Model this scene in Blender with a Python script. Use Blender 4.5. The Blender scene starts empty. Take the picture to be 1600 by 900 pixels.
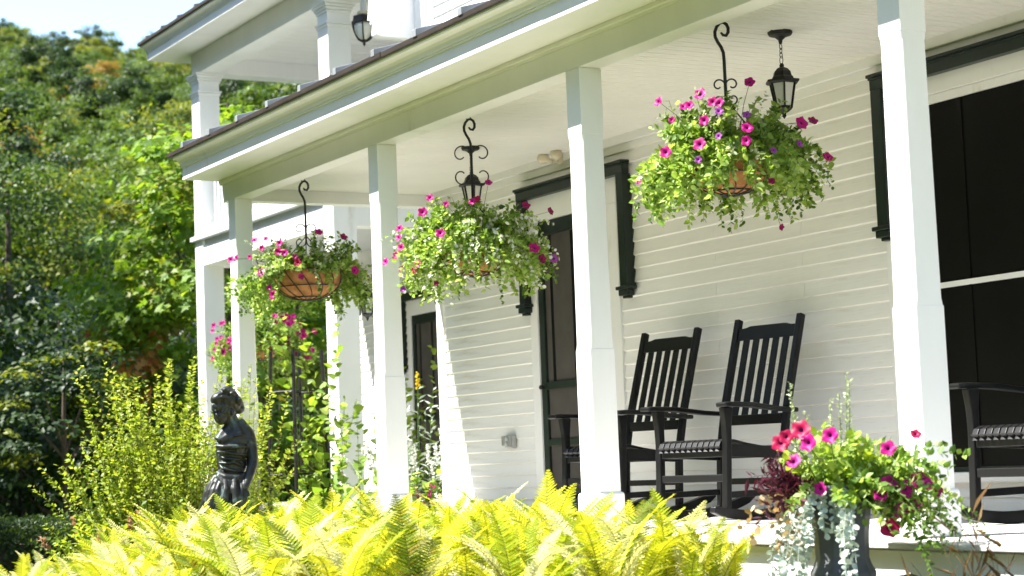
import bpy, bmesh, math, random
import numpy as np
from mathutils import Vector, Matrix, Euler

random.seed(7)
RNG = np.random.default_rng(7)
PI = math.pi
SC = bpy.context.scene
COL = SC.collection

# ------------------------------------------------------------------ camera
cam_d = bpy.data.cameras.new('camera')
cam = bpy.data.objects.new('camera', cam_d)
COL.objects.link(cam)
SC.camera = cam
yaw, pitch, roll = math.radians(29.2648), math.radians(5.1510), math.radians(-2.2344)
fw = Vector((math.sin(yaw) * math.cos(pitch), math.cos(yaw) * math.cos(pitch), math.sin(pitch)))
rt = Vector((math.cos(yaw), -math.sin(yaw), 0.0))
up = rt.cross(fw)
rt, up = rt * math.cos(roll) + up * math.sin(roll), up * math.cos(roll) - rt * math.sin(roll)
M = Matrix((rt, up, -fw)).transposed().to_4x4()
M.translation = Vector((0, 0, 0.38))
cam.matrix_world = M
cam_d.sensor_width = 36.0
cam_d.lens = 67.83
cam_d.clip_start = 0.1
cam_d.clip_end = 2000
cam_d.dof.use_dof = True
cam_d.dof.focus_distance = 10.8
cam_d.dof.aperture_fstop = 3.8

# ------------------------------------------------------------------ sky and sun
SUN = Vector((0.65, -0.30, -1.0)).normalized()          # the way the light travels
el = math.asin(-SUN.z)
az = math.atan2(-SUN.x, -SUN.y)
w = bpy.data.worlds.new('World')
SC.world = w
w.use_nodes = True
nt = w.node_tree
bg = nt.nodes['Background']
sky = nt.nodes.new('ShaderNodeTexSky')
sky.sky_type = 'NISHITA'
sky.sun_disc = False
sky.sun_elevation = el
sky.sun_rotation = az
sky.air_density = 1.0
sky.dust_density = 0.5
nt.links.new(sky.outputs[0], bg.inputs[0])
bg.inputs[1].default_value = 0.105
sun_d = bpy.data.lights.new('sun', 'SUN')
sun_d.energy = 5.0
sun_d.angle = math.radians(0.5)
sun_d.color = (1.0, 0.97, 0.92)
sun = bpy.data.objects.new('sun', sun_d)
COL.objects.link(sun)
sun.rotation_euler = SUN.to_track_quat('-Z', 'Y').to_euler()
sun.location = (-20, 20, 40)
vs = SC.view_settings
vs.view_transform = 'Standard'
vs.look = 'None'
vs.gamma = 1.0
vs.use_curve_mapping = False
vs.exposure = 1.94
SC.cycles.max_bounces = 8
SC.cycles.diffuse_bounces = 5
SC.cycles.glossy_bounces = 3
SC.cycles.transparent_max_bounces = 8
SC.cycles.caustics_reflective = False
SC.cycles.caustics_refractive = False
SC.cycles.use_denoising = True

# ------------------------------------------------------------------ helpers
def polar(azd, d, z=0.0):
    """A point by compass bearing (degrees from +Y towards +X) and distance from the garden corner."""
    a = math.radians(azd)
    return Vector((d * math.sin(a), d * math.cos(a), z))


def thing(name, label, cat, loc=(0, 0, 0), rotz=0.0, group=None):
    o = bpy.data.objects.new(name, None)
    COL.objects.link(o)
    o.empty_display_size = 0.2
    o.location = loc
    o.rotation_euler = (0, 0, rotz)
    o['label'] = label
    o['category'] = cat
    if group:
        o['group'] = group
    return o


def obj(name, me, parent=None, kind=None):
    o = bpy.data.objects.new(name, me)
    COL.objects.link(o)
    if parent is not None:
        o.parent = parent
    if kind:
        o['kind'] = kind
    return o


def tag(o, label, cat, group=None):
    o['label'] = label
    o['category'] = cat
    if group:
        o['group'] = group
    return o


def bevel(o, wd, seg=2):
    m = o.modifiers.new('bevel', 'BEVEL')
    m.width = wd
    m.segments = seg
    m.limit_method = 'ANGLE'
    return o


def dup(root, loc, rotz=None, label=None, group=None):
    r = root.copy()
    COL.objects.link(r)
    r.location = loc
    if rotz is not None:
        r.rotation_euler = (0, 0, rotz)
    if label:
        r['label'] = label
    if group:
        r['group'] = group
    copy_children(root, r)
    return r


def copy_children(a, b):
    for ch in list(a.children):
        c = ch.copy()
        COL.objects.link(c)
        c.parent = b
        copy_children(ch, c)


class MB:
    def __init__(self, off=(0, 0, 0)):
        self.v, self.f, self.mi = [], [], []
        self.off = Vector(off)

    def add(self, vs, fs, mi=0):
        n = len(self.v)
        self.v += [tuple(Vector(p) - self.off) for p in vs]
        self.f += [tuple(i + n for i in f) for f in fs]
        self.mi += [mi] * len(fs)
        return self

    def box(self, x0, x1, y0, y1, z0, z1, mi=0, mat=None):
        vs = [Vector((x, y, z)) for z in (z0, z1) for y in (y0, y1) for x in (x0, x1)]
        if mat is not None:
            vs = [mat @ p for p in vs]
        return self.add(vs, [(0, 2, 3, 1), (4, 5, 7, 6), (0, 1, 5, 4), (2, 6, 7, 3), (0, 4, 6, 2), (1, 3, 7, 5)], mi)

    def bar(self, p, q, wd, th, upv=(0, 0, 1), mi=0):
        p, q = Vector(p), Vector(q)
        d = (q - p).normalized()
        s = d.cross(Vector(upv)).normalized()
        u = s.cross(d)
        vs = []
        for c in (p, q):
            for a, b in ((-1, -1), (1, -1), (1, 1), (-1, 1)):
                vs.append(c + s * (a * wd / 2) + u * (b * th / 2))
        return self.add(vs, [(0, 1, 2, 3), (7, 6, 5, 4), (0, 4, 5, 1), (1, 5, 6, 2), (2, 6, 7, 3), (3, 7, 4, 0)], mi)

    def sweep(self, path, wds, ths, upv=(0, 0, 1), mi=0):
        """A rectangular strip along a path, with its own width and thickness at each point."""
        P = [Vector(p) for p in path]
        n = len(P)
        vs, fs = [], []
        for i, p in enumerate(P):
            d = (P[min(i + 1, n - 1)] - P[max(i - 1, 0)]).normalized()
            s = d.cross(Vector(upv)).normalized()
            u = s.cross(d)
            wd = wds[i] if hasattr(wds, '__len__') else wds
            th = ths[i] if hasattr(ths, '__len__') else ths
            for a, b in ((-1, -1), (1, -1), (1, 1), (-1, 1)):
                vs.append(p + s * (a * wd / 2) + u * (b * th / 2))
        for i in range(n - 1):
            for k in range(4):
                a, b = i * 4 + k, i * 4 + (k + 1) % 4
                fs.append((a, b, b + 4, a + 4))
        fs += [(3, 2, 1, 0), tuple((n - 1) * 4 + k for k in range(4))]
        return self.add(vs, fs, mi)

    def tube(self, path, r, n=8, mi=0):
        P = [Vector(p) for p in path]
        m = len(P)
        vs, fs = [], []
        ref = None
        for i, p in enumerate(P):
            d = (P[min(i + 1, m - 1)] - P[max(i - 1, 0)])
            d = d.normalized() if d.length > 1e-9 else Vector((0, 0, 1))
            if ref is None:
                ref = Vector((1, 0, 0)) if abs(d.x) < 0.8 else Vector((0, 1, 0))
            s = (ref - d * ref.dot(d)).normalized()
            ref = s
            t = d.cross(s)
            ri = r[i] if hasattr(r, '__len__') else r
            for k in range(n):
                a = 2 * PI * k / n
                vs.append(p + (s * math.cos(a) + t * math.sin(a)) * ri)
        for i in range(m - 1):
            for k in range(n):
                a, b = i * n + k, i * n + (k + 1) % n
                fs.append((a, b, b + n, a + n))
        fs += [tuple(range(n - 1, -1, -1)), tuple((m - 1) * n + k for k in range(n))]
        return self.add(vs, fs, mi)

    def lathe(self, prof, n=20, c=(0, 0, 0), mi=0, sq=False):
        vs, fs = [], []
        for r, z in prof:
            for k in range(n):
                a = 2 * PI * (k + (0.5 if sq else 0)) / n
                vs.append((c[0] + r * math.cos(a), c[1] + r * math.sin(a), c[2] + z))
        m = len(prof)
        for i in range(m - 1):
            for k in range(n):
                a, b = i * n + k, i * n + (k + 1) % n
                fs.append((a, b, b + n, a + n))
        fs += [tuple(range(n - 1, -1, -1)), tuple((m - 1) * n + k for k in range(n))]
        return self.add(vs, fs, mi)

    def prism(self, poly, y0, y1, mi=0, axis='y'):
        """A polygon in XZ pushed along Y (axis 'y'), or in YZ pushed along X (axis 'x')."""
        n = len(poly)
        if axis == 'y':
            vs = [(a, y, b) for y in (y0, y1) for a, b in poly]
        elif axis == 'x':
            vs = [(x, a, b) for x in (y0, y1) for a, b in poly]
        else:
            vs = [(a, b, z) for z in (y0, y1) for a, b in poly]
        fs = [tuple(range(n)), tuple(range(2 * n - 1, n - 1, -1))]
        fs += [(i, i + n, (i + 1) % n + n, (i + 1) % n) for i in range(n)]
        return self.add(vs, fs, mi)

    def mesh(self, name, mats, smooth=False):
        me = bpy.data.meshes.new(name)
        me.from_pydata(self.v, [], self.f)
        for m in (mats if isinstance(mats, (list, tuple)) else [mats]):
            me.materials.append(m)
        me.polygons.foreach_set('material_index', self.mi)
        bm = bmesh.new()
        bm.from_mesh(me)
        bmesh.ops.recalc_face_normals(bm, faces=bm.faces)
        bm.to_mesh(me)
        bm.free()
        if smooth:
            me.polygons.foreach_set('use_smooth', [True] * len(me.polygons))
        me.update()
        return me

    def build(self, name, mats, parent=None, smooth=False, bev=0, kind=None):
        o = obj(name, self.mesh(name, mats, smooth), parent, kind)
        if bev:
            bevel(o, bev)
        return o


def arrays_mesh(name, V, F, mats, midx=None):
    """V (n,3), F (m,k) -> mesh, quickly."""
    me = bpy.data.meshes.new(name)
    V = np.ascontiguousarray(V, dtype=np.float32)
    F = np.ascontiguousarray(F, dtype=np.int32)
    me.vertices.add(len(V))
    me.vertices.foreach_set('co', V.ravel())
    k = F.shape[1]
    me.loops.add(F.size)
    me.loops.foreach_set('vertex_index', F.ravel())
    me.polygons.add(len(F))
    me.polygons.foreach_set('loop_start', np.arange(0, F.size, k, dtype=np.int32))
    me.polygons.foreach_set('loop_total', np.full(len(F), k, dtype=np.int32))
    for m in (mats if isinstance(mats, (list, tuple)) else [mats]):
        me.materials.append(m)
    if midx is not None:
        me.polygons.foreach_set('material_index', np.asarray(midx, dtype=np.int32))
    me.update(calc_edges=True)
    me.validate()
    return me


# leaf outlines: x across, y along, z off the blade; three-cornered faces
def fan(outline, centre):
    v = [centre] + outline
    n = len(outline)
    return np.array(v, float), np.array([(0, 1 + i, 1 + (i + 1) % n) for i in range(n)])


T_DIA = (np.array([(0, 0, 0), (-.30, .45, .07), (0, 1, -.05), (.30, .45, .07)], float), np.array([(0, 2, 1), (0, 3, 2)]))
T_SLIM = (np.array([(0, 0, 0), (-.13, .4, .04), (0, 1, -.12), (.13, .4, .04)], float), np.array([(0, 2, 1), (0, 3, 2)]))
T_BLADE = (np.array([(0, 0, 0), (-.022, .4, .02), (0, 1, -.25), (.022, .4, .02)], float), np.array([(0, 2, 1), (0, 3, 2)]))
T_OVAL = fan([(0, 0, 0), (-.27, .22, .05), (-.30, .55, .06), (0, 1, -.1), (.30, .55, .06), (.27, .22, .05)], (0, .48, -.02))
T_ROUND = fan([(0, 0, 0), (-.36, .12, .03), (-.48, .5, .05), (-.28, .9, .02), (0, .97, -.04), (.28, .9, .02), (.48, .5, .05), (.36, .12, .03)], (0, .45, -.05))
T_HEART = fan([(0, .06, 0), (-.25, -.06, .03), (-.44, .18, .06), (-.34, .58, .03), (0, 1.05, -.1), (.34, .58, .03), (.44, .18, .06), (.25, -.06, .03)], (0, .4, -.03))
T_MAPLE = fan([(0, 0, 0), (-.42, .05, .02), (-.22, .26, .0), (-.55, .52, .05), (-.2, .5, 0), (0, 1, -.1), (.2, .5, 0), (.55, .52, .05), (.22, .26, 0), (.42, .05, .02)], (0, .35, -.02))


def norm(a):
    return a / np.maximum(np.linalg.norm(a, axis=-1, keepdims=True), 1e-9)


def leaf_arrays(P, T, Nn, S, tmpl):
    """A leaf at each point P, growing along T with its blade facing Nn, of size S."""
    tv, tf = tmpl
    T = norm(T)
    B = norm(np.cross(T, Nn))
    N2 = np.cross(B, T)
    S = np.asarray(S)[:, None, None]
    V = P[:, None, :] + S * (tv[None, :, 0:1] * B[:, None, :] + tv[None, :, 1:2] * T[:, None, :] + tv[None, :, 2:3] * N2[:, None, :])
    n, k = len(P), len(tv)
    F = (tf[None] + (np.arange(n) * k)[:, None, None]).reshape(-1, tf.shape[1])
    return V.reshape(-1, 3), F


def cat(parts):
    Vs, Fs, Ms, o = [], [], [], 0
    for V, F, mi in parts:
        Vs.append(V)
        Fs.append(F + o)
        Ms.append(np.full(len(F), mi))
        o += len(V)
    return np.concatenate(Vs), np.concatenate(Fs), np.concatenate(Ms)


def tube_arrays(path, r0, r1, n=4):
    """A thin tapering stem as triangles."""
    P = np.asarray(path, float)
    m = len(P)
    D = np.gradient(P, axis=0)
    D = norm(D)
    ref = np.where(np.abs(D[:, :1]) < .8, np.array([[1., 0, 0]]), np.array([[0, 1., 0]]))
    A = norm(np.cross(D, ref))
    Bv = np.cross(D, A)
    R = np.linspace(r0, r1, m)[:, None]
    V = np.concatenate([P[:, None, :] + (A * math.cos(2 * PI * k / n) + Bv * math.sin(2 * PI * k / n))[:, None, :] * R[:, None, :] for k in range(n)], axis=1).reshape(-1, 3)
    F = []
    for i in range(m - 1):
        for k in range(n):
            a, b = i * n + k, i * n + (k + 1) % n
            F += [(a, b, b + n), (a, b + n, a + n)]
    return V, np.array(F)


# ------------------------------------------------------------------ materials
def new_mat(name):
    m = bpy.data.materials.new(name)
    m.use_nodes = True
    t = m.node_tree
    return m, t, t.nodes['Principled BSDF']


def ramp(t, cols, pos=None):
    r = t.nodes.new('ShaderNodeValToRGB')
    e = r.color_ramp.elements
    n = len(cols)
    while len(e) < n:
        e.new(0.5)
    for i, c in enumerate(cols):
        e[i].position = (i / max(n - 1, 1)) if pos is None else pos[i]
        e[i].color = (*c, 1)
    return r


def paint(name, col, rough=.5, var=.06, scale=9., bump=.12, bscale=60., spec=.4, dirt=None, stretch=(1, 1, 1)):
    """Painted or plain surface: gentle colour drift, optional grime patches, fine relief."""
    m, t, b = new_mat(name)
    tc = t.nodes.new('ShaderNodeTexCoord')
    mp = t.nodes.new('ShaderNodeMapping')
    mp.inputs['Scale'].default_value = stretch
    t.links.new(tc.outputs['Object'], mp.inputs[0])
    n1 = t.nodes.new('ShaderNodeTexNoise')
    n1.inputs['Scale'].default_value = scale
    n1.inputs['Detail'].default_value = 5
    t.links.new(mp.outputs[0], n1.inputs[0])
    lo = tuple(c * (1 - var) for c in col)
    hi = tuple(min(1, c * (1 + var)) for c in col)
    r = ramp(t, [lo, col, hi], [.3, .5, .7])
    t.links.new(n1.outputs[0], r.inputs[0])
    out = r.outputs[0]
    if dirt:
        n3 = t.nodes.new('ShaderNodeTexNoise')
        n3.inputs['Scale'].default_value = dirt[1]
        n3.inputs['Detail'].default_value = 8
        n3.inputs['Roughness'].default_value = .7
        t.links.new(mp.outputs[0], n3.inputs[0])
        r3 = ramp(t, [(0, 0, 0), (1, 1, 1)], [dirt[2], dirt[2] + .14])
        t.links.new(n3.outputs[0], r3.inputs[0])
        mx = t.nodes.new('ShaderNodeMix')
        mx.data_type = 'RGBA'
        mx.inputs[7].default_value = (*dirt[0], 1)
        t.links.new(out, mx.inputs[6])
        t.links.new(r3.outputs[0], mx.inputs[0])
        out = mx.outputs[2]
    t.links.new(out, b.inputs['Base Color'])
    b.inputs['Roughness'].default_value = rough
    b.inputs['Specular IOR Level'].default_value = spec
    if bump:
        n2 = t.nodes.new('ShaderNodeTexNoise')
        n2.inputs['Scale'].default_value = bscale
        n2.inputs['Detail'].default_value = 4
        t.links.new(mp.outputs[0], n2.inputs[0])
        bp = t.nodes.new('ShaderNodeBump')
        bp.inputs['Strength'].default_value = bump
        bp.inputs['Distance'].default_value = .004
        t.links.new(n2.outputs[0], bp.inputs['Height'])
        t.links.new(bp.outputs[0], b.inputs['Normal'])
    return m


def leaf_mat(name, cols, trans=.4, rough=.5, tcol=None, spec=.3, objmix=0., tgain=1.3):
    m, t, b = new_mat(name)
    g = t.nodes.new('ShaderNodeNewGeometry')
    fac = g.outputs['Random Per Island']
    if objmix:
        oi = t.nodes.new('ShaderNodeObjectInfo')
        mx = t.nodes.new('ShaderNodeMix')
        mx.inputs[0].default_value = objmix
        t.links.new(fac, mx.inputs[2])
        t.links.new(oi.outputs['Random'], mx.inputs[3])
        fac = mx.outputs[0]
    r = ramp(t, cols)
    t.links.new(fac, r.inputs[0])
    t.links.new(r.outputs[0], b.inputs['Base Color'])
    b.inputs['Roughness'].default_value = rough
    b.inputs['Specular IOR Level'].default_value = spec
    tr = t.nodes.new('ShaderNodeBsdfTranslucent')
    mu = t.nodes.new('ShaderNodeMix')
    mu.data_type = 'RGBA'
    mu.blend_type = 'MULTIPLY'
    mu.inputs[0].default_value = 1
    mu.inputs[7].default_value = (*(tcol or (1.35 * tgain / 1.3, 1.3 * tgain / 1.3, .55)), 1)
    t.links.new(r.outputs[0], mu.inputs[6])
    t.links.new(mu.outputs[2], tr.inputs[0])
    ms = t.nodes.new('ShaderNodeMixShader')
    ms.inputs[0].default_value = trans
    t.links.new(b.outputs[0], ms.inputs[1])
    t.links.new(tr.outputs[0], ms.inputs[2])
    t.links.new(ms.outputs[0], t.nodes['Material Output'].inputs[0])
    return m


GLASSW = leaf_mat('frosted_lamp_glass', [(.84, .83, .77), (.85, .84, .79)], .12, .3, (1, 1, .95))
WHITE = paint('white_paint', (.80, .795, .775), .45, .035, 3.5, .22, 38, dirt=((.64, .61, .55), 3.2, .61), stretch=(1, 1, .35))
CLAP = paint('clapboard_paint', (.80, .79, .755), .55, .05, 5, .35, 40, dirt=((.62, .58, .51), 4.0, .60), stretch=(1, .18, 2.2))
CEILP = paint('ceiling_paint', (.80, .785, .73), .5, .03, 2.5, .1, 40, dirt=((.62, .57, .48), 1.6, .66))
GREYP = paint('grey_paint', (.55, .57, .58), .5, .04, 4, .1)
GREEN = paint('dark_green_paint', (.007, .015, .011), .38, .25, 8, .3, 30)
DRIP = paint('brown_drip_edge', (.035, .027, .022), .45, .25, 6, .1, 30)
ROOFM = paint('grey_roof_metal', (.22, .23, .24), .4, .12, 5, .1, 30)
BLACKP = paint('black_chair_paint', (.0045, .0045, .005), .40, .3, 12, .12, 30, spec=.32)
IRON = paint('black_iron', (.012, .011, .010), .5, .3, 40, .5, 120)
SCREEN = paint('insect_screen', (.075, .068, .060), .75, .12, 6, .3, 400, spec=.15)
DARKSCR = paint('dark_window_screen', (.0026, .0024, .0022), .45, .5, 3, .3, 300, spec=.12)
DOORW = paint('dark_door_wood', (.03, .024, .02), .5, .2, 6, .1)
FLOORP = paint('floor_paint', (.62, .595, .56), .55, .1, 8, .3, 40, dirt=((.35, .30, .25), 5, .62), stretch=(3, .4, 1))
CONC = paint('stone', (.38, .36, .33), .8, .15, 12, .5, 40)
COIR = paint('coir_liner', (.36, .17, .065), .9, .35, 14, 1.0, 90, spec=.1, stretch=(1, 1, .5))
METAL = paint('galvanised_metal', (.42, .42, .40), .38, .15, 20, .1)
METAL.node_tree.nodes['Principled BSDF'].inputs['Metallic'].default_value = .6
CREAMB = paint('cream_lamp', (.62, .55, .40), .4, .03, 5, 0)
URNM = paint('urn_lead', (.070, .075, .082), .5, .3, 8, .5, 30)
BARK = paint('bark', (.085, .062, .045), .9, .4, 10, 1.0, 20, stretch=(1, 1, .25))
STEMG = paint('green_stem', (.12, .20, .04), .6, .2, 20, 0)
STEMB = paint('brown_stem', (.12, .075, .04), .8, .3, 20, 0)
SOIL = paint('garden_soil', (.055, .038, .026), .95, .3, 9, 1.0, 30)
BRONZE = paint('patinated_bronze', (.022, .023, .019), .44, .35, 9, .5, 24, spec=.55, dirt=((.10, .15, .13), 9, .52))
BRONZE.node_tree.nodes['Principled BSDF'].inputs['Metallic'].default_value = .35

# ------------------------------------------------------------------ the house
XF, XW, ZB, ZC = 5.40, 7.18, 2.50, 2.615
Y0, YE = 2.0, 14.25
GZ = -0.65
HO = Vector((7.18, 10.0, GZ))
house = thing('house', 'white clapboard farmhouse with a long front porch and a two storey gallery wing', 'house', HO)


def HB():
    return MB(HO)


# porch posts
POST_Y = [3.615, 6.19, 8.80, 11.38, 13.975]


def post_mesh():
    mb = MB()
    cx, cy = .0695, .0695
    levels = [(.195, .154, 0), (.965, .152, 0), (.967, .147, 0), (1.0, .147, .009), (2.10, .138, .009), (2.135, .138, 0), (2.137, .142, 0), (2.498, .142, 0)]
    vs, fs = [], []
    for z, wd, c in levels:
        h = wd / 2
        c = max(c, .0015)
        for x, y in ((-h + c, -h), (h - c, -h), (h, -h + c), (h, h - c), (h - c, h), (-h + c, h), (-h, h - c), (-h, -h + c)):
            vs.append((cx + x, cy + y, z))
    n = 8
    for i in range(len(levels) - 1):
        for k in range(n):
            a, b = i * n + k, i * n + (k + 1) % n
            fs.append((a, b, b + n, a + n))
    fs += [tuple(range(n - 1, -1, -1)), tuple((len(levels) - 1) * n + k for k in range(n))]
    mb.add(vs, fs)
    return mb.mesh('post', WHITE)


PM = post_mesh()
plm = MB().box(-.026, .165, -.026, .165, 0, .2).mesh('plinth', WHITE)
for y in POST_Y:
    p = obj('post', PM, house)
    p.location = Vector((XF, y, 0)) - HO
    q = obj('plinth', plm, p)
    bevel(q, .018, 3)

# beam over the posts, its mould, the soffit, cornice and drip edge
HB().box(XF, XF + .14, Y0, YE - .005, ZB, 2.675).build('beam', WHITE, house, bev=.003)
HB().box(XF + .14, XW, YE - .14, YE - .006, ZB + .003, 2.674).build('end_beam', WHITE, house, bev=.003)
mb = HB()
mb.prism([(XF - .001, 2.674), (XF - .001, 2.635), (XF - .007, 2.635), (XF - .010, 2.65), (XF - .018, 2.655), (XF - .022, 2.674)], Y0, YE + .018)
mb.build('bed_mould', WHITE, house)
HB().box(XF + .142, XF + .16, Y0, YE - .15, ZB + .06, ZC - .002).build('inner_mould', WHITE, house)
HB().box(5.10, XW - .02, Y0, YE, 2.676, 2.70).build('soffit', WHITE, house)


def cornice(x, z, mirror=1):
    return [(x + a, z + b) for a, b in ((.03, .0), (0, .0), (0, .088), (-.008, .090), (-.011, .096), (-.008, .102), (-.014, .104), (-.018, .110), (-.024, .126),
                                        (-.040, .142), (-.062, .152), (-.078, .156), (-.084, .166), (-.084, .178), (.03, .178))]


HB().prism(cornice(5.08, 2.672), Y0, YE + .0).build('cornice', WHITE, house)
HB().prism([(YE + .001, 2.673), (YE + .018, 2.673), (YE + .018, 2.76), (YE + .05, 2.83), (YE + .05, 2.849), (YE + .001, 2.849)], 5.085, XW + .3, axis='x').build('end_cornice', WHITE, house)
# drip edge: folded sheet in slightly uneven lengths between the battens
BAT = [13.95 - .575 * i for i in range(21)]
rr = random.Random(3)
drip = None
lens = [YE + .075] + [b - .1 for b in BAT[::3]] + [Y0]
for a, b in zip(lens[:-1], lens[1:]):
    dz, dx = rr.uniform(-.0025, .0025), rr.uniform(-.003, .003)
    HB().box(4.976 + dx, 5.02, b + .001, a, 2.851 + dz, 2.884 + dz).build('drip_edge', DRIP, house, bev=.003)
TP = math.tan(math.radians(16))


def slope_box(mb, xa, xb, ya, yb, h, xe, ze, t=TP):
    vs = [(x, y, ze + (x - xe) * t + k) for k in (0, h) for y in (ya, yb) for x in (xa, xb)]
    return mb.add(vs, [(0, 2, 3, 1), (4, 5, 7, 6), (0, 1, 5, 4), (2, 6, 7, 3), (0, 4, 6, 2), (1, 3, 7, 5)])


roof = slope_box(HB(), 5.03, XW, Y0, YE + .06, .02, 5.03, 2.862).build('porch_roof', ROOFM, house)
for b in BAT:
    slope_box(HB(), 4.970, XW - .01, b - .026, b + .026, .045, 4.970, 2.872).build('batten', ROOFM, roof, bev=.004)

# beaded ceiling: one grooved sheet
mb = HB()
pr = []
y = Y0
bwid = .098
while y < YE - .16:
    e = min(y + bwid, YE - .15)
    pr += [(y, ZC - .0), (y + .011, ZC - .014), (y + .042, ZC - .014), (y + .047, ZC - .006), (y + .052, ZC - .014), (e - .010, ZC - .014)]
    y = e
pr.append((YE - .15, ZC))
poly = pr + [(YE - .15, ZC + .02), (Y0, ZC + .02)]
vs = [(x, a, b) for x in (XF + .16, XW - .02) for a, b in pr]
n = len(pr)
mb.add(vs, [(i, i + 1, i + 1 + n, i + n) for i in range(n - 1)])
mb.build('ceiling_boards', CEILP, house, kind='stuff')
HB().box(XW - .05, XW - .004, Y0, YE - .15, 2.545, ZC + .004).build('frieze', WHITE, house, bev=.004)
HB().box(XW - .022, XW - .003, Y0, YE - .16, 2.49, 2.5445).build('frieze_board', CLAP, house, bev=.002)

# front wall with clapboards laid one by one
wall = HB()
wall.box(XW + .002, XW + .16, Y0, 6.86, -.05, 3.5)
wall.box(XW + .002, XW + .16, 6.86, 8.25, -.05, .20)
wall.box(XW + .002, XW + .16, 6.86, 8.25, 2.30, 3.5)
wall.box(XW + .002, XW + .16, 8.25, 11.42, -.05, 3.5)
wall.box(XW + .002, XW + .16, 11.42, 12.39, 2.15, 3.5)
wall.box(XW + .002, XW + .16, 12.39, 14.04, -.05, 3.5)
wall.box(XW + .002, XW + .16, Y0, 14.04, 3.5, 6.6)
wall.box(XW + .16, 10.1, 13.9, 14.04, -.05, 6.6)
wall = wall.build('wall', CLAP, house)
EXPO = .0925
bmesh_cache = {}


def clap_mesh(ya, yb, h=EXPO, seed=0):
    k = (round(ya, 3), round(yb, 3), round(h, 3), seed)
    if k not in bmesh_cache:
        t = .019
        m = MB()
        n = max(1, int((yb - ya) / .8))
        r2 = random.Random(k[0] * 13 + k[1] * 7 + seed)
        vs = []
        for i in range(n + 1):
            yy = ya + (yb - ya) * i / n
            wv = r2.uniform(-.0012, .0012)
            wz = r2.uniform(-.0015, .0015)
            vs += [(-t + .009 + wv, yy, wz - .003), (-t + wv, yy, wz + .0045), (-.003 + wv, yy, h + .004), (.0, yy, h + .004), (.0, yy, wz - .003)]
        fs = []
        for i in range(n):
            for q in range(5):
                a, b = i * 5 + q, i * 5 + (q + 1) % 5
                fs.append((a, b, b + 5, a + 5))
        fs += [(4, 3, 2, 1, 0), tuple(n * 5 + q for q in range(5))]
        m.add(vs, fs)
        bmesh_cache[k] = m.mesh('clapboard', CLAP)
    return bmesh_cache[k]


def lay(segs, z0, z1, x, parent, h=EXPO):
    z = z0
    i = 0
    while z < z1 - .01:
        for ya, yb, za, zb in segs:
            if z >= za - .02 and z < zb - .02:
                sp = [ya, yb]
                if yb - ya > 2.2:                      # butt joints, staggered course by course
                    j = ya + (yb - ya) * (.28 + .16 * ((i * 2) % 4))
                    sp = [ya, j - .0008, j + .0008, yb]
                for a, b in zip(sp[::2], sp[1::2]):
                    c = obj('clapboard', clap_mesh(a, b, min(h, zb - z), i % 3), parent)
                    c.location = Vector((x, 0, z)) - HO
        z += h
        i += 1


lay([(12.50, 13.93, 0, 2.49), (8.42, 11.24, 0, 2.49), (6.69, 8.42, 0, .165), (6.69, 8.42, 2.31, 2.49), (11.24, 12.50, 2.36, 2.49), (Y0, 6.69, 0, 2.49)], .0, 2.49, XW, wall)
lay([(11.2, 13.93, 3.5, 5.1)], 3.5, 5.1, XW, wall)
HB().box(XW - .026, XW + .10, 13.93, 14.055, -.05, 6.6).build('corner_board', WHITE, wall, bev=.004)
mb = HB()
mb.box(6.6, 11, Y0 - .3, 14.4, 6.6, 6.7)
mb.build('main_roof_eave', WHITE, house)
slope_box(HB(), 6.6, 11, Y0 - .3, 14.4, .06, 6.6, 6.71, .8).build('main_roof', ROOFM, house)
HB().box(5.14, 5.17, Y0, YE - .05, GZ - .2, -.034).build('skirting', WHITE, house, bev=.003)
HB().box(5.17, XW, YE - .08, YE - .05, GZ - .2, -.034).build('end_skirting', WHITE, house)

# porch floor, boards along the porch
fl = HB().box(5.15, XW, Y0, YE - .04, -.032, -.022).build('porch_floor', FLOORP, house)
x = 5.08
while x < XW - .02:
    x1 = min(x + .098, XW - .001)
    HB().box(x, x1 - .004, Y0, YE - .03, -.0218, rr.uniform(-.001, .0008)).build('floor_board', FLOORP, fl, bev=.003)
    x = x1


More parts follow.
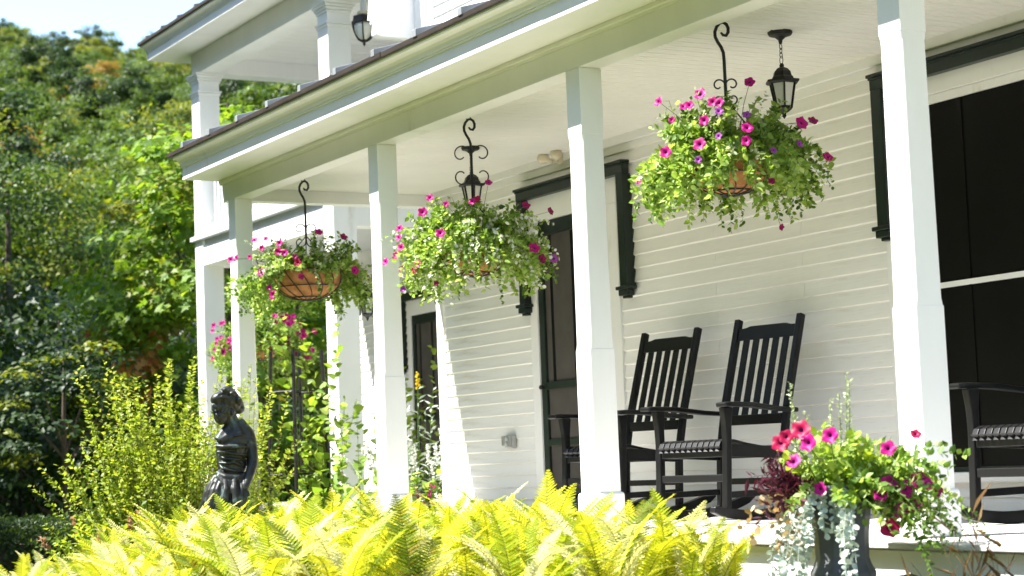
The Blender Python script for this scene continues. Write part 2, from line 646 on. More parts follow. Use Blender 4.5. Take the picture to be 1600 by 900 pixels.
# doors: casing, screen door with rails, the wooden door behind; the dark hood mould
def screen_door(off):
    def B():
        return MB(HO - off)
    d = B()
    for a, b in ((11.24, 11.418), (12.392, 12.50)):
        d.box(XW - .03, XW + .14, a, b, -.0, 2.15)
    d.box(XW - .0305, XW + .14, 11.24, 12.50, 2.151, 2.40)
    d = d.build('door_casing', WHITE, house, bev=.003)
    x0, x1 = XW - .018, XW + .016
    for a, b in ((11.42, 11.49), (12.315, 12.39)):
        B().box(x0, x1, a, b, .012, 2.148).build('stile', GREEN, d, bev=.003)
    for a, b in ((.012, .17), (.485, .535), (.90, .955), (2.045, 2.148)):
        B().box(x0 + .002, x1 - .002, 11.49, 12.315, a, b).build('rail', GREEN, d, bev=.003)
    for a, b in ((.17, .485), (.535, .90), (.955, 2.045)):
        B().box(XW + .002, XW + .004, 11.485, 12.32, a - .003, b + .003).build('screen', SCREEN, d)
    q = B()
    q.box(XW + .09, XW + .13, 11.42, 12.39, .0, 2.149)
    q.build('inner_door', DOORW, d)
    q = B()
    for a, b in ((11.52, 11.56), (11.88, 11.93), (12.2, 12.24)):
        q.box(XW + .0015, XW + .0018, a, b, .96, 2.04)
    q.build('screen_bar', DARKSCR, d)
    q = B()
    q.box(x0 - .02, x0 - .001, 11.40, 11.435, 1.90, 1.99)
    q.tube([(x0 - .012, 11.418, 1.89), (x0 - .012, 11.418, 2.0)], .008, 8)
    q.build('hinge', IRON, d)
    q = B()
    q.lathe([(.001, 0), (.016, .002), (.019, .02), (.012, .032), (.001, .034)], 12, (x0 - .02, 12.36, .905))
    q.build('knob', IRON, d, smooth=True)
    return d


def hood(off, ya, yb, ztop, zleg, lw=.09):
    """A label mould: a bar over the opening whose ends turn down and stop on small feet."""
    q = MB(HO - off)
    xb, xf = XW - .028, XW - .085
    h = .092
    q.box(xf, xb, ya, yb, ztop - h, ztop - .02)
    q.box(xf - .016, xb, ya - .012, yb + .012, ztop - .02, ztop)
    q.box(xf - .007, xb, ya - .006, yb + .006, ztop - .032, ztop - .0205)
    for a, b in ((ya, ya + lw), (yb - lw, yb)):
        q.box(xf + .002, xb, a, b, zleg, ztop - h)
        q.box(xf - .018, xb + .01, a - .028, b + .028, zleg - .004, zleg + .020)
        q.box(xf - .006, xb, a - .01, b + .01, zleg - .045, zleg - .005)
        q.box(xf + .012, xb, a + .014, b - .014, zleg - .064, zleg - .045)
        q.box(xb, XW - .003, a, b, zleg, ztop - h)
    q.box(xb, XW - .003, ya + lw, yb - lw, ztop - h, ztop - .01)
    return q.build('door_hood' if zleg < 1.55 else 'window_hood', GREEN, house, bev=.004)


screen_door(Vector((0, 0, 0)))
hood(Vector((0, 0, 0)), 11.06, 12.56, 2.42, 1.53)
D2 = Vector((10.1 - XW, 8.06, 0))
screen_door(D2)
hood(D2, 11.06, 12.635, 2.42, 1.53)

# tall window behind the last chairs
d = HB()
for a, b in ((6.69, 6.86), (8.25, 8.42)):
    d.box(XW - .03, XW + .14, a, b, .232, 2.30)
d.box(XW - .0305, XW + .14, 6.69, 8.42, 2.301, 2.41)
d.box(XW - .06, XW + .14, 6.66, 8.45, .18, .231)
d = d.build('window', WHITE, house, bev=.003)
HB().box(XW - .012, XW + .02, 6.86, 8.25, 2.252, 2.298).build('sash_rail', WHITE, d)
HB().box(XW - .012, XW + .02, 6.86, 8.25, 1.233, 1.262).build('sash_rail', WHITE, d)
HB().box(XW - .006, XW + .02, 6.86, 8.25, .233, .26).build('sash_rail', GREEN, d)
for a, b in ((.26, 1.232), (1.263, 2.251)):
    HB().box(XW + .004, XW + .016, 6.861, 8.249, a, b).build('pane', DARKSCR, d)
for yy in (7.30, 7.78):
    HB().box(XW - .001, XW + .0035, yy, yy + .02, .27, 2.25).build('muntin', DARKSCR, d)
hood(Vector((0, 0, 0)), 6.70, 8.425, 2.488, 1.60)

# gallery wing, two storeys
XG = 8.0
YA, YB = 17.95, 21.8
wb = HB()
wb.box(10.1, 10.25, 14.04, 19.48, -.05, 6.2)
wb.box(10.1, 10.25, 20.45, YB + .26, -.05, 6.2)
wb.box(10.1, 10.25, 19.48, 20.45, 2.15, 6.2)
gw = wb.build('gallery_wall', CLAP, house)
lay([(14.04, 18.95, 0, 2.85), (18.95, 19.30, 2.36, 2.85), (19.30, 20.56, 2.36, 2.85), (20.56, YB + .26, 0, 2.85)], 0, 2.85, 10.1, gw)


def gpost(x, y):
    q = HB()
    q.box(x, x + .26, y, y + .26, -.65, 5.20)
    q.box(x - .012, x + .272, y - .012, y + .272, 4.93, 4.96)
    q.box(x - .024, x + .284, y - .024, y + .284, 4.961, 4.985)
    for k in range(4):
        e = .012 + .014 * k
        q.box(x - e, x + .26 + e, y - e, y + .26 + e, 5.08 + .03 * k, 5.109 + .03 * k)
    return q.build('gallery_post', WHITE, house, bev=.006)


gpost(XG, YA)
gpost(XG, YB)
for zb, zt, nm in ((2.86, 3.07, 'gallery_beam'), (5.20, 5.46, 'gallery_beam')):
    e = .011 if zb < 4 else 0.002
    HB().box(XG + e, XG + .26 - e, YA + .26 if zb < 4 else YA + .001, YB if zb < 4 else YB + .259, zb, zt).build(nm, WHITE, house, bev=.004)
    HB().box(XG + .26, 10.1, YA + e, YA + .26 - e, zb + .002, zt).build('gallery_beam', WHITE, house, bev=.004)
    HB().box(XG + .26, 10.1, YB + e, YB + .26 - e, zb + .002, zt).build('gallery_beam', WHITE, house, bev=.004)
HB().box(XG + .03, 10.1, YA + .02, YB + .24, 3.071, 3.17).build('gallery_frieze', GREYP, house)
HB().box(XG - .05, 10.1, YA - .05, YB + .30, 3.171, 3.225).build('gallery_deck', GREYP, house, bev=.006)
HB().box(XG - .05, 10.1, YA - .05, YB + .3, -.12, -.0).build('gallery_floor', FLOORP, house)
HB().box(XG + .03, 10.1, YA + .02, YB + .24, GZ - .1, -.121).build('gallery_skirting', WHITE, house)
# upper ceiling boards across the gallery
mb = HB()
y = YA + .26
n = 0
while y < YB:
    mb.box(XG + .26, 10.1, y, min(y + .098, YB) - .005, 5.40 + .002 * (n % 2), 5.43)
    y += .098
    n += 1
mb.build('gallery_ceiling_boards', CEILP, house, kind='stuff')
rail = HB().box(XG + .09, XG + .17, YA + .26, YB, 4.30, 4.37).build('railing', WHITE, house, bev=.006)
HB().box(XG + .085, XG + .175, YA + .26, YB, 3.29, 3.36).build('bottom_rail', WHITE, rail, bev=.006)
bal = MB().box(-.017, .017, -.017, .017, 3.361 - GZ, 4.299 - GZ).mesh('baluster', WHITE)
y = YA + .36
while y < YB - .05:
    b = obj('baluster', bal, rail)
    b.location = (XG + .13 - HO.x, y - HO.y, 0)
    y += .115
# upper eave
EZ = 5.46
HB().box(7.63, 10.1, YA - 3.5, YB + .66, EZ + .001, EZ + .03).build('upper_soffit', WHITE, house)
HB().prism(cornice(7.60, EZ - .003), YA - 3.5, YB + .70).build('upper_cornice', WHITE, house)
HB().box(7.60, 10.1, YB + .665, YB + .695, EZ - .003, EZ + .176).build('upper_end_board', WHITE, house)
HB().box(7.485, 7.56, YA - 3.5, YB + .73, EZ + .176, EZ + .212).build('drip_edge', DRIP, house, bev=.003)
ur = slope_box(HB(), 7.56, 10.3, YA - 3.5, YB + .72, .02, 7.56, EZ + .19).build('gallery_roof', ROOFM, house)
for k in range(12):
    yy = YB + .45 - k * .575
    slope_box(HB(), 7.49, 10.2, yy - .026, yy + .026, .045, 7.49, EZ + .20).build('batten', ROOFM, ur, bev=.004)
# boxed corner bay beside the upper wall
q = HB()
q.prism([(6.955, 4.045), (7.0, 4.03), (7.60, 4.03), (7.60, 5.44), (7.10, 5.44)], 14.6, 14.70)
q.box(7.32, 7.60, 14.05, 14.599, 4.1, 5.4)
q = q.build('corner_bay', WHITE, house, bev=.008)
for k in range(3):
    dx = -.012 - .008 * k
    HB().prism([(6.95 + dx, 4.10 + .04 * k), (6.98, 4.10 + .04 * k), (7.13, 5.44), (7.10 + dx, 5.44)], 14.62 + .03 * k, 14.635 + .03 * k).build('bay_mould', WHITE, q)

# ------------------------------------------------------------------ rocking chairs (front is +x)
def rocking_chair(label, loc, rotz, group):
    t = thing('rocking_chair', label, 'rocking chair', loc, rotz, group)
    hw, bw = .30, .245
    R = 1.55

    def rz(x):
        return R - math.sqrt(R * R - (x - .02) ** 2)
    for s in (-1, 1):
        m = MB()
        xs = [-.52 + .91 * i / 16 for i in range(17)]
        th = [.03] + [.058] * 13 + [.056, .05, .034]
        m.sweep([(x, s * .258, rz(x) + .029) for x in xs], .042, th)
        m.build('rocker', BLACKP, t, bev=.006)
        m = MB()
        m.sweep([(.272, s * .258, .05), (.25, s * .262, .44), (.25, s * .264, .54), (.25, s * .266, .64)], [.040, .042, .048, .078], .042, (0, 1, 0))
        m.build('leg', BLACKP, t, bev=.006)
        m = MB()
        m.sweep([(-.225, s * bw, .045), (-.245, s * bw, .40), (-.30, s * bw, .65), (-.465, s * bw, 1.185)], [.042, .042, .042, .044], .040, (0, 1, 0))
        m.build('back_post', BLACKP, t, bev=.008)
        m = MB()
        m.sweep([(.33, s * .30, .652), (.29, s * .30, .656), (.10, s * .30, .652), (-.15, s * .292, .628), (-.325, s * .285, .618)], [.075, .098, .085, .06, .05], .026)
        m.build('arm', BLACKP, t, bev=.008)
        m = MB()
        m.bar((.25, s * .262, .15), (-.235, s * .25, .155), .024, .036)
        m.build('side_stretcher', BLACKP, t, bev=.004)
        m = MB()
        m.bar((.225, s * .252, .40), (-.245, s * .247, .375), .026, .07)
        m.build('seat_rail', BLACKP, t, bev=.004)
    MB().bar((.262, -.238, .245), (.262, .238, .245), .022, .042).build('stretcher', BLACKP, t, bev=.004)
    MB().bar((.252, -.24, .40), (.252, .24, .40), .026, .075).build('seat_rail', BLACKP, t, bev=.004)
    MB().bar((-.24, -.224, .215), (-.24, .224, .215), .022, .036).build('stretcher', BLACKP, t, bev=.004)
    MB().bar((-.246, -.224, .38), (-.246, .224, .38), .026, .06).build('seat_rail', BLACKP, t, bev=.004)
    prof = [(.282, .395), (.284, .42), (.272, .443), (.24, .456), (.16, .452), (.05, .43), (-.10, .408), (-.23, .412)]
    sm = MB().sweep([(a, 0, b) for a, b in prof], .036, .016).mesh('seat_slat', BLACKP)
    for k in range(11):
        o = obj('seat_slat', sm, t)
        o.location = (0, -.22 + .044 * k, 0)
        bevel(o, .003)

    def bp(h):                                             # a point of the leaning back at height h
        f = (h - .65) / .535
        return -.30 - .165 * f
    for z0, z1, nm in ((.545, .605, 'back_rail'), (.0, .0, 'crest_rail')):
        m = MB()
        if nm == 'back_rail':
            m.prism([(-.223, z0), (.223, z0), (.223, z1), (-.223, z1)], bp(.575) - .012, bp(.575) + .012, axis='x')
        else:
            out = [(-.222, 1.055), (.222, 1.055), (.222, 1.128), (.19, 1.129), (.165, 1.132), (.14, 1.139), (.12, 1.140), (-.12, 1.140), (-.14, 1.139), (-.165, 1.132), (-.19, 1.129), (-.222, 1.128)]
            n = len(out)
            vs = [(bp(z) + dx, y, z) for dx in (-.012, .012) for y, z in out]
            m.add(vs, [tuple(range(n)), tuple(range(2 * n - 1, n - 1, -1))] + [(i, i + n, (i + 1) % n + n, (i + 1) % n) for i in range(n)])
        m.build(nm, BLACKP, t, bev=.004)
    bs = MB().bar((bp(.60), 0, .60), (bp(1.06), 0, 1.06), .0455, .013, (1, 0, 0)).mesh('back_slat', BLACKP)
    for k in range(5):
        o = obj('back_slat', bs, t)
        o.location = (0, -.156 + .078 * k, 0)
        bevel(o, .003)
    return t


CG = 'black rocking chairs along the porch wall'
ch0 = rocking_chair('black slatted rocking chair between the middle posts, nearer of the pair, behind the flower urn', (6.52, 9.21, 0), math.radians(180 + 12), CG)
dup(ch0, (6.52, 10.285, 0), math.radians(180 + 10), 'black slatted rocking chair next to the screen door, partly behind the middle post')
dup(ch0, (6.56, 6.62, 0), math.radians(180 + 3), 'black rocking chair in the shade before the dark window, right of the big post')
dup(ch0, (6.06, 5.60, 0), math.radians(180 - 6), 'black rocking chair at the right picture edge with only its sunlit leg showing')


# ------------------------------------------------------------------ lanterns
def lantern(label, loc, group=None, mount='ceiling'):
    t = thing('lantern', label, 'lantern', loc, 0, group)
    m = MB()
    m.lathe([(.066, 0), (.066, -.014), (.060, -.024), (.03, -.034), (.012, -.05), (.008, -.07)], 20)
    m.build('canopy', IRON, t, smooth=False)
    m = MB()
    for k, (zc, rx) in enumerate(((-.085, .011), (-.108, .0115), (-.131, .0115), (-.158, .017))):
        a = k % 2 * PI / 2
        ring = [(rx * .8 * math.cos(q) * math.cos(a), rx * .8 * math.cos(q) * math.sin(a), zc + rx * 1.35 * math.sin(q)) for q in [2 * PI * i / 12 for i in range(13)]]
        m.tube(ring, .0022, 5)
    m.build('chain', IRON, t)
    m = MB()
    n = 6
    m.lathe([(.008, -.175), (.014, -.185), (.012, -.195), (.032, -.205), (.048, -.222), (.054, -.245), (.062, -.252), (.064, -.262), (.096, -.268), (.096, -.278), (.088, -.283), (.05, -.285)], n)
    m.build('roof', IRON, t)
    zt, zb, ra, rb = -.284, -.415, .070, .045
    body = None
    for k in range(n):
        a = 2 * PI * k / n
        m = MB()
        m.bar((ra * math.cos(a), ra * math.sin(a), zt), (rb * math.cos(a), rb * math.sin(a), zb), .009, .009, (math.cos(a), math.sin(a), .3))
        m.build('bar', IRON, t)
    m = MB()
    m.lathe([(ra - .006, zt - .002), (rb - .006, zb)], n)
    m.build('glass', GLASSW, t)
    m = MB()
    m.lathe([(rb + .006, zb + .008), (rb + .006, zb - .004), (.03, zb - .02), (.014, zb - .026), (.01, zb - .036), (.013, zb - .043), (.002, zb - .058)], n)
    m.build('base', IRON, t)
    return t


LG = 'black lanterns hung from the porch ceiling'
l0 = lantern('black lantern with frosted panes on a short chain above the right hanging basket', (6.226, 8.09, ZC - .009), LG)
dup(l0, (6.36, 11.87, ZC - .009), .3, 'black lantern with frosted panes partly hidden by the iron hook of the middle basket')

# cup lantern under the gallery eave
t = thing('lantern', 'black cup shaped lantern on a grey pole under the upper gallery roof', 'lantern', (8.20, 17.5, 5.40), 0)
m = MB()
m.tube([(.09, -.02, .06), (.075, -.02, -.12), (.005, 0, -.32), (0, 0, -.40)], .032, 10)
m.build('pole', GREYP, t)
m = MB()
m.lathe([(.05, -.40), (.065, -.41), (.065, -.435), (.05, -.45)], 14)
m.build('mount', CREAMB, t)
m = MB()
m.lathe([(.09, -.45), (.112, -.455), (.118, -.50), (.13, -.525), (.10, -.53)], 6)
m.build('roof', IRON, t)
for k in range(6):
    a = 2 * PI * k / 6
    m = MB()
    m.tube([(r * math.cos(a), r * math.sin(a), z) for r, z in ((.128, -.515), (.122, -.57), (.105, -.63), (.07, -.685), (.02, -.715))], .008, 6)
    m.build('bar', IRON, t)
m = MB()
m.lathe([(.092, -.53), (.092, -.57), (.08, -.63), (.05, -.68), (.015, -.705)], 12)
m.build('glass', GLASSW, t, smooth=True)
m = MB()
m.lathe([(.03, -.70), (.03, -.712), (.012, -.725), (.016, -.74), (.002, -.765)], 10)
m.build('finial', IRON, t)

# wall lantern behind the left basket
t = thing('wall_lantern', 'small black wall lantern with scrolls half hidden behind the left hanging basket', 'lantern', (8.365, 17.99, 1.98), 0)
m = MB()
m.lathe([(.012, .25), (.05, .20), (.085, .15), (.085, .14)], 4, sq=True)
m.build('roof', IRON, t)
m = MB()
m.lathe([(.055, .14), (.042, -.02)], 4, sq=True)
m.build('glass', GLASSW, t)
m = MB()
for k in range(4):
    a = PI / 4 + k * PI / 2
    m.bar((.07 * math.cos(a), .07 * math.sin(a), .14), (.05 * math.cos(a), .05 * math.sin(a), -.03), .011, .011, (math.cos(a), math.sin(a), .2))
m.lathe([(.06, -.02), (.06, -.035), (.02, -.06), (.003, -.10)], 8)
m.build('frame', IRON, t)
m = MB()
for sx in (.09, .13):
    m.tube([(sx + .035 * math.cos(q) * (1 - q / 14), 0, .02 + .05 * math.sin(q) * (1 - q / 14)) for q in [i * .5 for i in range(18)]], .008, 5)
m.tube([(0, 0, .25), (.13, 0, .1), (.12, 0, -.08), (.06, 0, -.05)], .009, 6)
m.build('scroll_bracket', IRON, t)
m = MB()
m.box(-.104, -.09, -.04, .04, -.05, .3)
m.tube([(-.095, 0, .2), (-.05, 0, .28), (0, 0, .25)], .009, 6)
m.build('back_plate', IRON, t)

# twin flood lamp on the frieze, outlet box on the wall
t = thing('flood_lamp', 'cream twin bulb lamp on the frieze over the screen door', 'lamp', (XW - .05, 11.93, 2.545), 0)
m = MB()
m.tube([(0, 0, .02), (-.03, 0, .02)], .04, 14)
m.build('base', CREAMB, t)
for s, nm in ((1, 'bulb'), (-1, 'bulb')):
    m = MB()
    q = Matrix.Translation((-.05, s * .03, .0)) @ Euler((s * -.9, -.9, 0)).to_matrix().to_4x4()
    prof = [(.014, 0), (.016, .03), (.03, .055), (.043, .085), (.043, .10), (.03, .115), (.002, .12)]
    mm = MB()
    mm.lathe(prof, 14)
    m.add([q @ Vector(p) for p in mm.v], mm.f)
    m.build(nm, CREAMB, t, smooth=True)
t = thing('outlet_box', 'silver weatherproof outlet box on the sunlit corner of the clapboards', 'outlet', (XW - .012, 12.88, .535), 0)
MB().box(-.045, .0, -.075, .02, -.05, .05).build('box', METAL, t, bev=.008)
m = MB()
m.box(-.06, -.0455, -.07, .015, -.045, .045)
m.build('cover', METAL, t, bev=.006)
m = MB()
for z in (-.022, .018):
    m.tube([(-.074, -.027, z), (-.061, -.027, z)], .015, 12)
m.build('socket', GREYP, t)
m = MB()
m.box(-.05, 0, .021, .085, -.03, .045)
m.build('side_box', METAL, t, bev=.006)

# ------------------------------------------------------------------ statue
t = thing('statue', 'dark bronze garden statue of a draped woman with bowed head beside the first post', 'statue', polar(20.86, 12.0, GZ), 0)
S = .00398
RV, UV = Vector((math.cos(math.radians(20.9)), -math.sin(math.radians(20.9)), 0)), Vector((0, 0, 1))
DV = Vector((math.sin(math.radians(20.9)), math.cos(math.radians(20.9)), 0))


def sp(px, py, dy=0.0):
    """Right/up/away of the figure's middle, in the figure's own units, to local coordinates."""
    return RV * ((px - 365) * S) + UV * ((739 - py) * S + .38 - GZ) + DV * (dy * S)


m = MB()


def blob(px, py, dy, a, b, c, rot=0.0, n=14):
    vs, fs = [], []
    cr, sr = math.cos(rot), math.sin(rot)
    for i in range(n + 1):
        th = PI * i / n
        for k in range(n):
            ph = 2 * PI * k / n
            x, y, z = a * math.sin(th) * math.cos(ph), c * math.sin(th) * math.sin(ph), b * math.cos(th)
            x, z = x * cr - z * sr, x * sr + z * cr
            vs.append(sp(px + x, py - z, dy + y))
    for i in range(n):
        for k in range(n):
            a1, b1 = i * n + k, i * n + (k + 1) % n
            fs.append((a1, b1, b1 + n, a1 + n))
    m.add(vs, fs)


def limb(pts, n=12):
    m.tube([sp(a, b, c) for a, b, c, r in pts], [r * S for a, b, c, r in pts], n)


# head, face, hair
blob(355, 640, 0, 16, 21, 17, .38)
blob(349, 652, -5, 11, 13, 12, .4)
blob(344, 651, -15, 3.2, 5.5, 4.2, .5)
blob(350, 661, -10, 6, 4, 6, .3)
blob(346, 657, -14, 4, 1.8, 3, .3)
blob(340, 645, -10, 4.5, 2.5, 4, .2)
blob(353, 645, -15, 4.5, 2.5, 3, .2)
blob(367, 646, -13, 3, 5, 2.5, 0)
blob(360, 628, 2, 22, 15, 20, -.15)
blob(345, 624, -8, 12, 9, 11, .5)
blob(368, 633, 4, 16, 15, 16, 0)
blob(377, 640, 4, 9, 9, 9, 0)
for k in range(15):
    a = k / 14
    limb([(340 + 38 * a, 633 - 20 * math.sin(PI * a) + 3 * math.sin(k * 2.1), -13 + 4 * math.sin(k * 1.7), 4.6), (345 + 30 * a, 624 - 15 * math.sin(PI * a), -4, 4.6), (352 + 20 * a, 620 - 6 * math.sin(PI * a), 7, 4.0)], 8)
for k in range(6):
    limb([(338 + 4 * k, 633 + 2 * math.sin(k * 2), -14, 3.3), (337 + 3.5 * k, 641 + 2 * math.cos(k * 3), -15, 2.4)], 6)
limb([(337, 629, -10, 3.2), (352, 622, -17, 3.2), (368, 626, -14, 3.2), (380, 634, -6, 3.2)])
# neck, shoulders, trunk
limb([(360, 648, 3, 12), (365, 660, 3, 11.5), (371, 670, 3, 13), (373, 684, 2, 18)])
limb([(347, 691, -3, 10.5), (357, 686, -1, 14), (372, 681, 2, 15), (387, 686, 3, 11.5)])
blob(370, 689, 1, 26, 13, 14, -.08)
limb([(375, 660, 4, 9), (382, 671, 3, 10.5), (389, 681, 3, 11.5), (392, 692, 2, 11)])
limb([(363, 667, 1, 8), (353, 679, -1, 9.5), (346, 690, -3, 10)])
blob(366, 704, 0, 24, 22, 16.5, .05)
blob(356, 704, -9, 10.5, 10, 9)
blob(375, 704, -9, 10.5, 10, 9)
blob(366, 727, 0, 21.5, 20, 14.5)
blob(362, 752, 0, 27, 22, 19)
limb([(363, 750, 0, 23), (357, 790, 0, 27), (353, 830, 0, 31), (350, 905, 0, 35)], 18)
# arm hanging at the right, hand on the drapery; the other arm behind the drapery at the left
limb([(391, 689, 1, 11), (394, 704, 0, 10), (396, 720, -4, 8.6), (395, 729, -8, 8), (390, 744, -15, 7), (385, 758, -20, 5.8), (383, 765, -21, 5.0)])
blob(382, 770, -22, 5.5, 7, 3.6, .3)
for k in range(4):
    limb([(378 + 2.6 * k, 773, -24, 2.0), (376 + 2.7 * k, 780, -25.5, 1.9), (374.5 + 2.8 * k, 786 - abs(k - 1.4), -25, 1.6)], 6)
limb([(387, 768, -23, 2.1), (389, 775, -25, 1.8)], 6)
limb([(349, 691, 4, 9), (348, 712, 8, 8), (350, 735, 6, 7), (356, 748, 2, 6)])
# drapery: the band over the breast, folds round the waist, hanging folds
limb([(342, 697, -8, 3.6), (352, 699, -17.5, 3.8), (366, 699, -19.5, 3.8), (382, 699, -15, 3.4), (388, 699, -6, 3)], 10)
limb([(342, 706, -8, 2.2), (355, 707, -18.5, 2.4), (370, 710, -18, 2.2), (386, 712, -11, 2)], 8)
for k in range(4):
    y = 715 + 8.0 * k
    w_ = 7 * math.sin(k * 1.9)
    limb([(344, y - 4 + w_ * .5, -6, 1.5), (352 + w_ * .4, y + 1, -14, 2.2), (368, y + 3 - w_ * .5, -15.2, 2.3), (380, y + 4 + w_ * .3, -12, 1.6)], 8)
limb([(341, 738, -8, 4.5), (354, 745, -16.5, 5.2), (372, 747, -16.5, 5), (386, 741, -9, 4)], 10)
for k, (x0, x1, rr2) in enumerate(((343, 330, 5.5), (349, 338, 4), (354, 349, 6), (362, 356, 3.6), (368, 368, 6.5), (377, 375, 4), (383, 380, 5))):
    dd = -12 - 8 * math.sin(PI * (k + 1) / 8)
    limb([(x0, 744, dd + 4, rr2 * .6), ((x0 + x1) / 2 - 3 * math.sin(k * 2.3), 764, dd - 5, rr2), (x1 + 2 * math.sin(k * 1.7), 785, dd - 9, rr2 * 1.1), (x1 - 4, 905, dd - 14, rr2 * 1.2)], 8)
limb([(342, 742, -12, 4), (352, 755, -20, 4.5), (366, 766, -23, 4.5), (380, 772, -21, 4)], 8)
limb([(345, 752, -16, 3), (350, 772, -24, 3.6), (362, 790, -27, 4)], 8)
limb([(341, 744, -6, 7), (333, 757, -9, 8), (326, 768, -10, 7), (323, 780, -10, 7.5), (319, 793, -10, 6.5), (317, 808, -10, 5)], 10)
limb([(336, 752, -14, 5), (330, 765, -17, 5), (327, 780, -16, 5), (324, 800, -16, 4)], 8)
fig = m.build('figure', BRONZE, t, smooth=True)
rm = fig.modifiers.new('remesh', 'REMESH')
rm.mode = 'VOXEL'
rm.voxel_size = .0042
rm.use_smooth_shade = True
smo = fig.modifiers.new('smooth', 'SMOOTH')
smo.iterations = 4
smo.factor = .5
m = MB()
m.lathe([(.30, -.05), (.30, .05), (.26, .07), (.22, .10), (.20, .36), (.22, .38), (.25, .42)], 4, sq=True)
m.build('pedestal', CONC, t, bev=.01)

# ------------------------------------------------------------------ iron obelisk
t = thing('garden_obelisk', 'black iron obelisk trellis carrying a yellow-green vine behind the first post', 'trellis', polar(22.8, 16.6, GZ), .35)
for sx, sy in ((-1, -1), (1, -1), (1, 1), (-1, 1)):
    m = MB()
    m.tube([(sx * .20, sy * .17, -.1), (sx * .185, sy * .16, 1.2), (sx * .165, sy * .14, 2.05)], .016, 8)
    m.build('leg', IRON, t)
for z, r in ((.28, .2), (1.0, .19), (1.7, .175)):
    m = MB()
    c = [(-r, -r * .86, z), (r, -r * .86, z), (r, r * .86, z), (-r, r * .86, z), (-r, -r * .86, z)]
    for a, b in zip(c[:-1], c[1:]):
        m.tube([a, b], .009, 6)
    m.build('ring', IRON, t)
for s in (-1, 1):
    m = MB()
    m.tube([(s * (.02 + .09 * math.sin(q)), -.165, .3 + .22 * q / PI) for q in [i * PI / 8 for i in range(9)]], .007, 6)
    m.build('scroll', IRON, t)
m = MB()
m.tube([(-.5, -.3, .28), (.6, -.3, .28)], .014, 6)
m.build('cross_bar', IRON, t)

# ------------------------------------------------------------------ plants: shared generators
L_PET = leaf_mat('petunia_leaf', [(.16, .28, .04), (.26, .38, .08), (.42, .52, .22)], .45)
L_DEEP = leaf_mat('deep_leaf', [(.05, .11, .015), (.09, .17, .025), (.14, .24, .04)], .4)
L_PALE = leaf_mat('pale_leaf', [(.42, .46, .30), (.52, .56, .38), (.30, .36, .18)], .3, tcol=(1.1, 1.1, .8))
L_LIME = leaf_mat('lime_leaf', [(.26, .38, .04), (.36, .46, .06), (.20, .32, .04)], .45)
L_SILV = leaf_mat('silver_leaf', [(.45, .52, .44), (.58, .63, .55), (.34, .42, .34)], .2, tcol=(1, 1, .9))
L_PURP = leaf_mat('burgundy_leaf', [(.050, .012, .022), (.09, .02, .035), (.035, .012, .02)], .25, tcol=(1.5, .8, .9))
F_MAG = leaf_mat('magenta_petal', [(.38, .002, .16), (.48, .004, .21), (.33, .002, .11)], .35, tcol=(1.3, .8, 1.1), objmix=.6)
F_RED = leaf_mat('crimson_petal', [(.30, .002, .035), (.40, .003, .07)], .3, tcol=(1.3, .8, .9))
F_DARK = leaf_mat('plum_petal', [(.20, .004, .07), (.28, .008, .10)], .25, tcol=(1.3, .7, .9))
F_PURP = leaf_mat('violet_petal', [(.24, .03, .28), (.34, .07, .36)], .35, tcol=(1.1, .9, 1.2))
F_WHITE = leaf_mat('white_petal', [(.78, .78, .74), (.72, .72, .64)], .3, tcol=(1, 1, .95))
F_YEL = leaf_mat('yellow_petal', [(.70, .52, .03), (.62, .45, .03)], .3, tcol=(1.1, 1, .5))
THROAT = paint('petunia_throat', (.10, .003, .06), .6, .2, 30, 0)


def petal_mesh(mat, lobes=5, seed=0):
    r2 = np.random.default_rng(seed)
    V, F, MI = [], [], []
    n = lobes * 4
    rings = [(.10, -.42), (.22, -.20), (.60, -.03)]
    for r, z in rings:
        for k in range(n):
            a = 2 * PI * k / n
            V.append((r * math.cos(a), r * math.sin(a), z))
    for k in range(n):
        a = 2 * PI * k / n
        lo = .5 + .5 * math.cos(a * lobes)
        r = .80 + .20 * lo + r2.uniform(-.04, .04)
        V.append((r * math.cos(a), r * math.sin(a), .02 - .16 * (1 - lo) + r2.uniform(-.09, .09)))
    for i in range(3):
        for k in range(n):
            a, b = i * n + k, i * n + (k + 1) % n
            F += [(a, b, b + n), (a, b + n, a + n)]
            MI += [1 if i == 0 else 0] * 2
    V.append((0, 0, -.55))
    c = len(V) - 1
    for k in range(n):
        F.append((c, (k + 1) % n, k))
        MI.append(1)
    me = arrays_mesh('flower', np.array(V), np.array(F), [mat, THROAT], MI)
    me.polygons.foreach_set('use_smooth', [True] * len(me.polygons))
    return me


FLOWER = {k: [petal_mesh(m, 5, s) for s in (1, 2, 3)] for k, m in (('m', F_MAG), ('r', F_RED), ('d', F_DARK), ('p', F_PURP))}


def put_flower(parent, kind, p, face, size, i):
    o = obj('flower', FLOWER[kind][i % 3], parent)
    o.location = p
    f = Vector(face).normalized()
    o.rotation_euler = f.to_track_quat('Z', 'Y').to_euler()
    o.scale = (size / 2, size / 2, size / 2)
    return o


def stems(starts, dirs, lens, g, rng, nseg=8, wob=.15):
    """Curved stems: straight out, bent by their own weight."""
    out = []
    for p, d, L in zip(starts, dirs, lens):
        p = np.array(p, float)
        d = norm(np.array(d, float))
        pts = [p.copy()]
        st = L / nseg
        for i in range(nseg):
            d = norm(d + np.array([0, 0, -g / nseg]) + rng.normal(0, wob / nseg ** .5, 3) * .5)
            p = p + d * st
            pts.append(p.copy())
        out.append(np.array(pts))
    return out


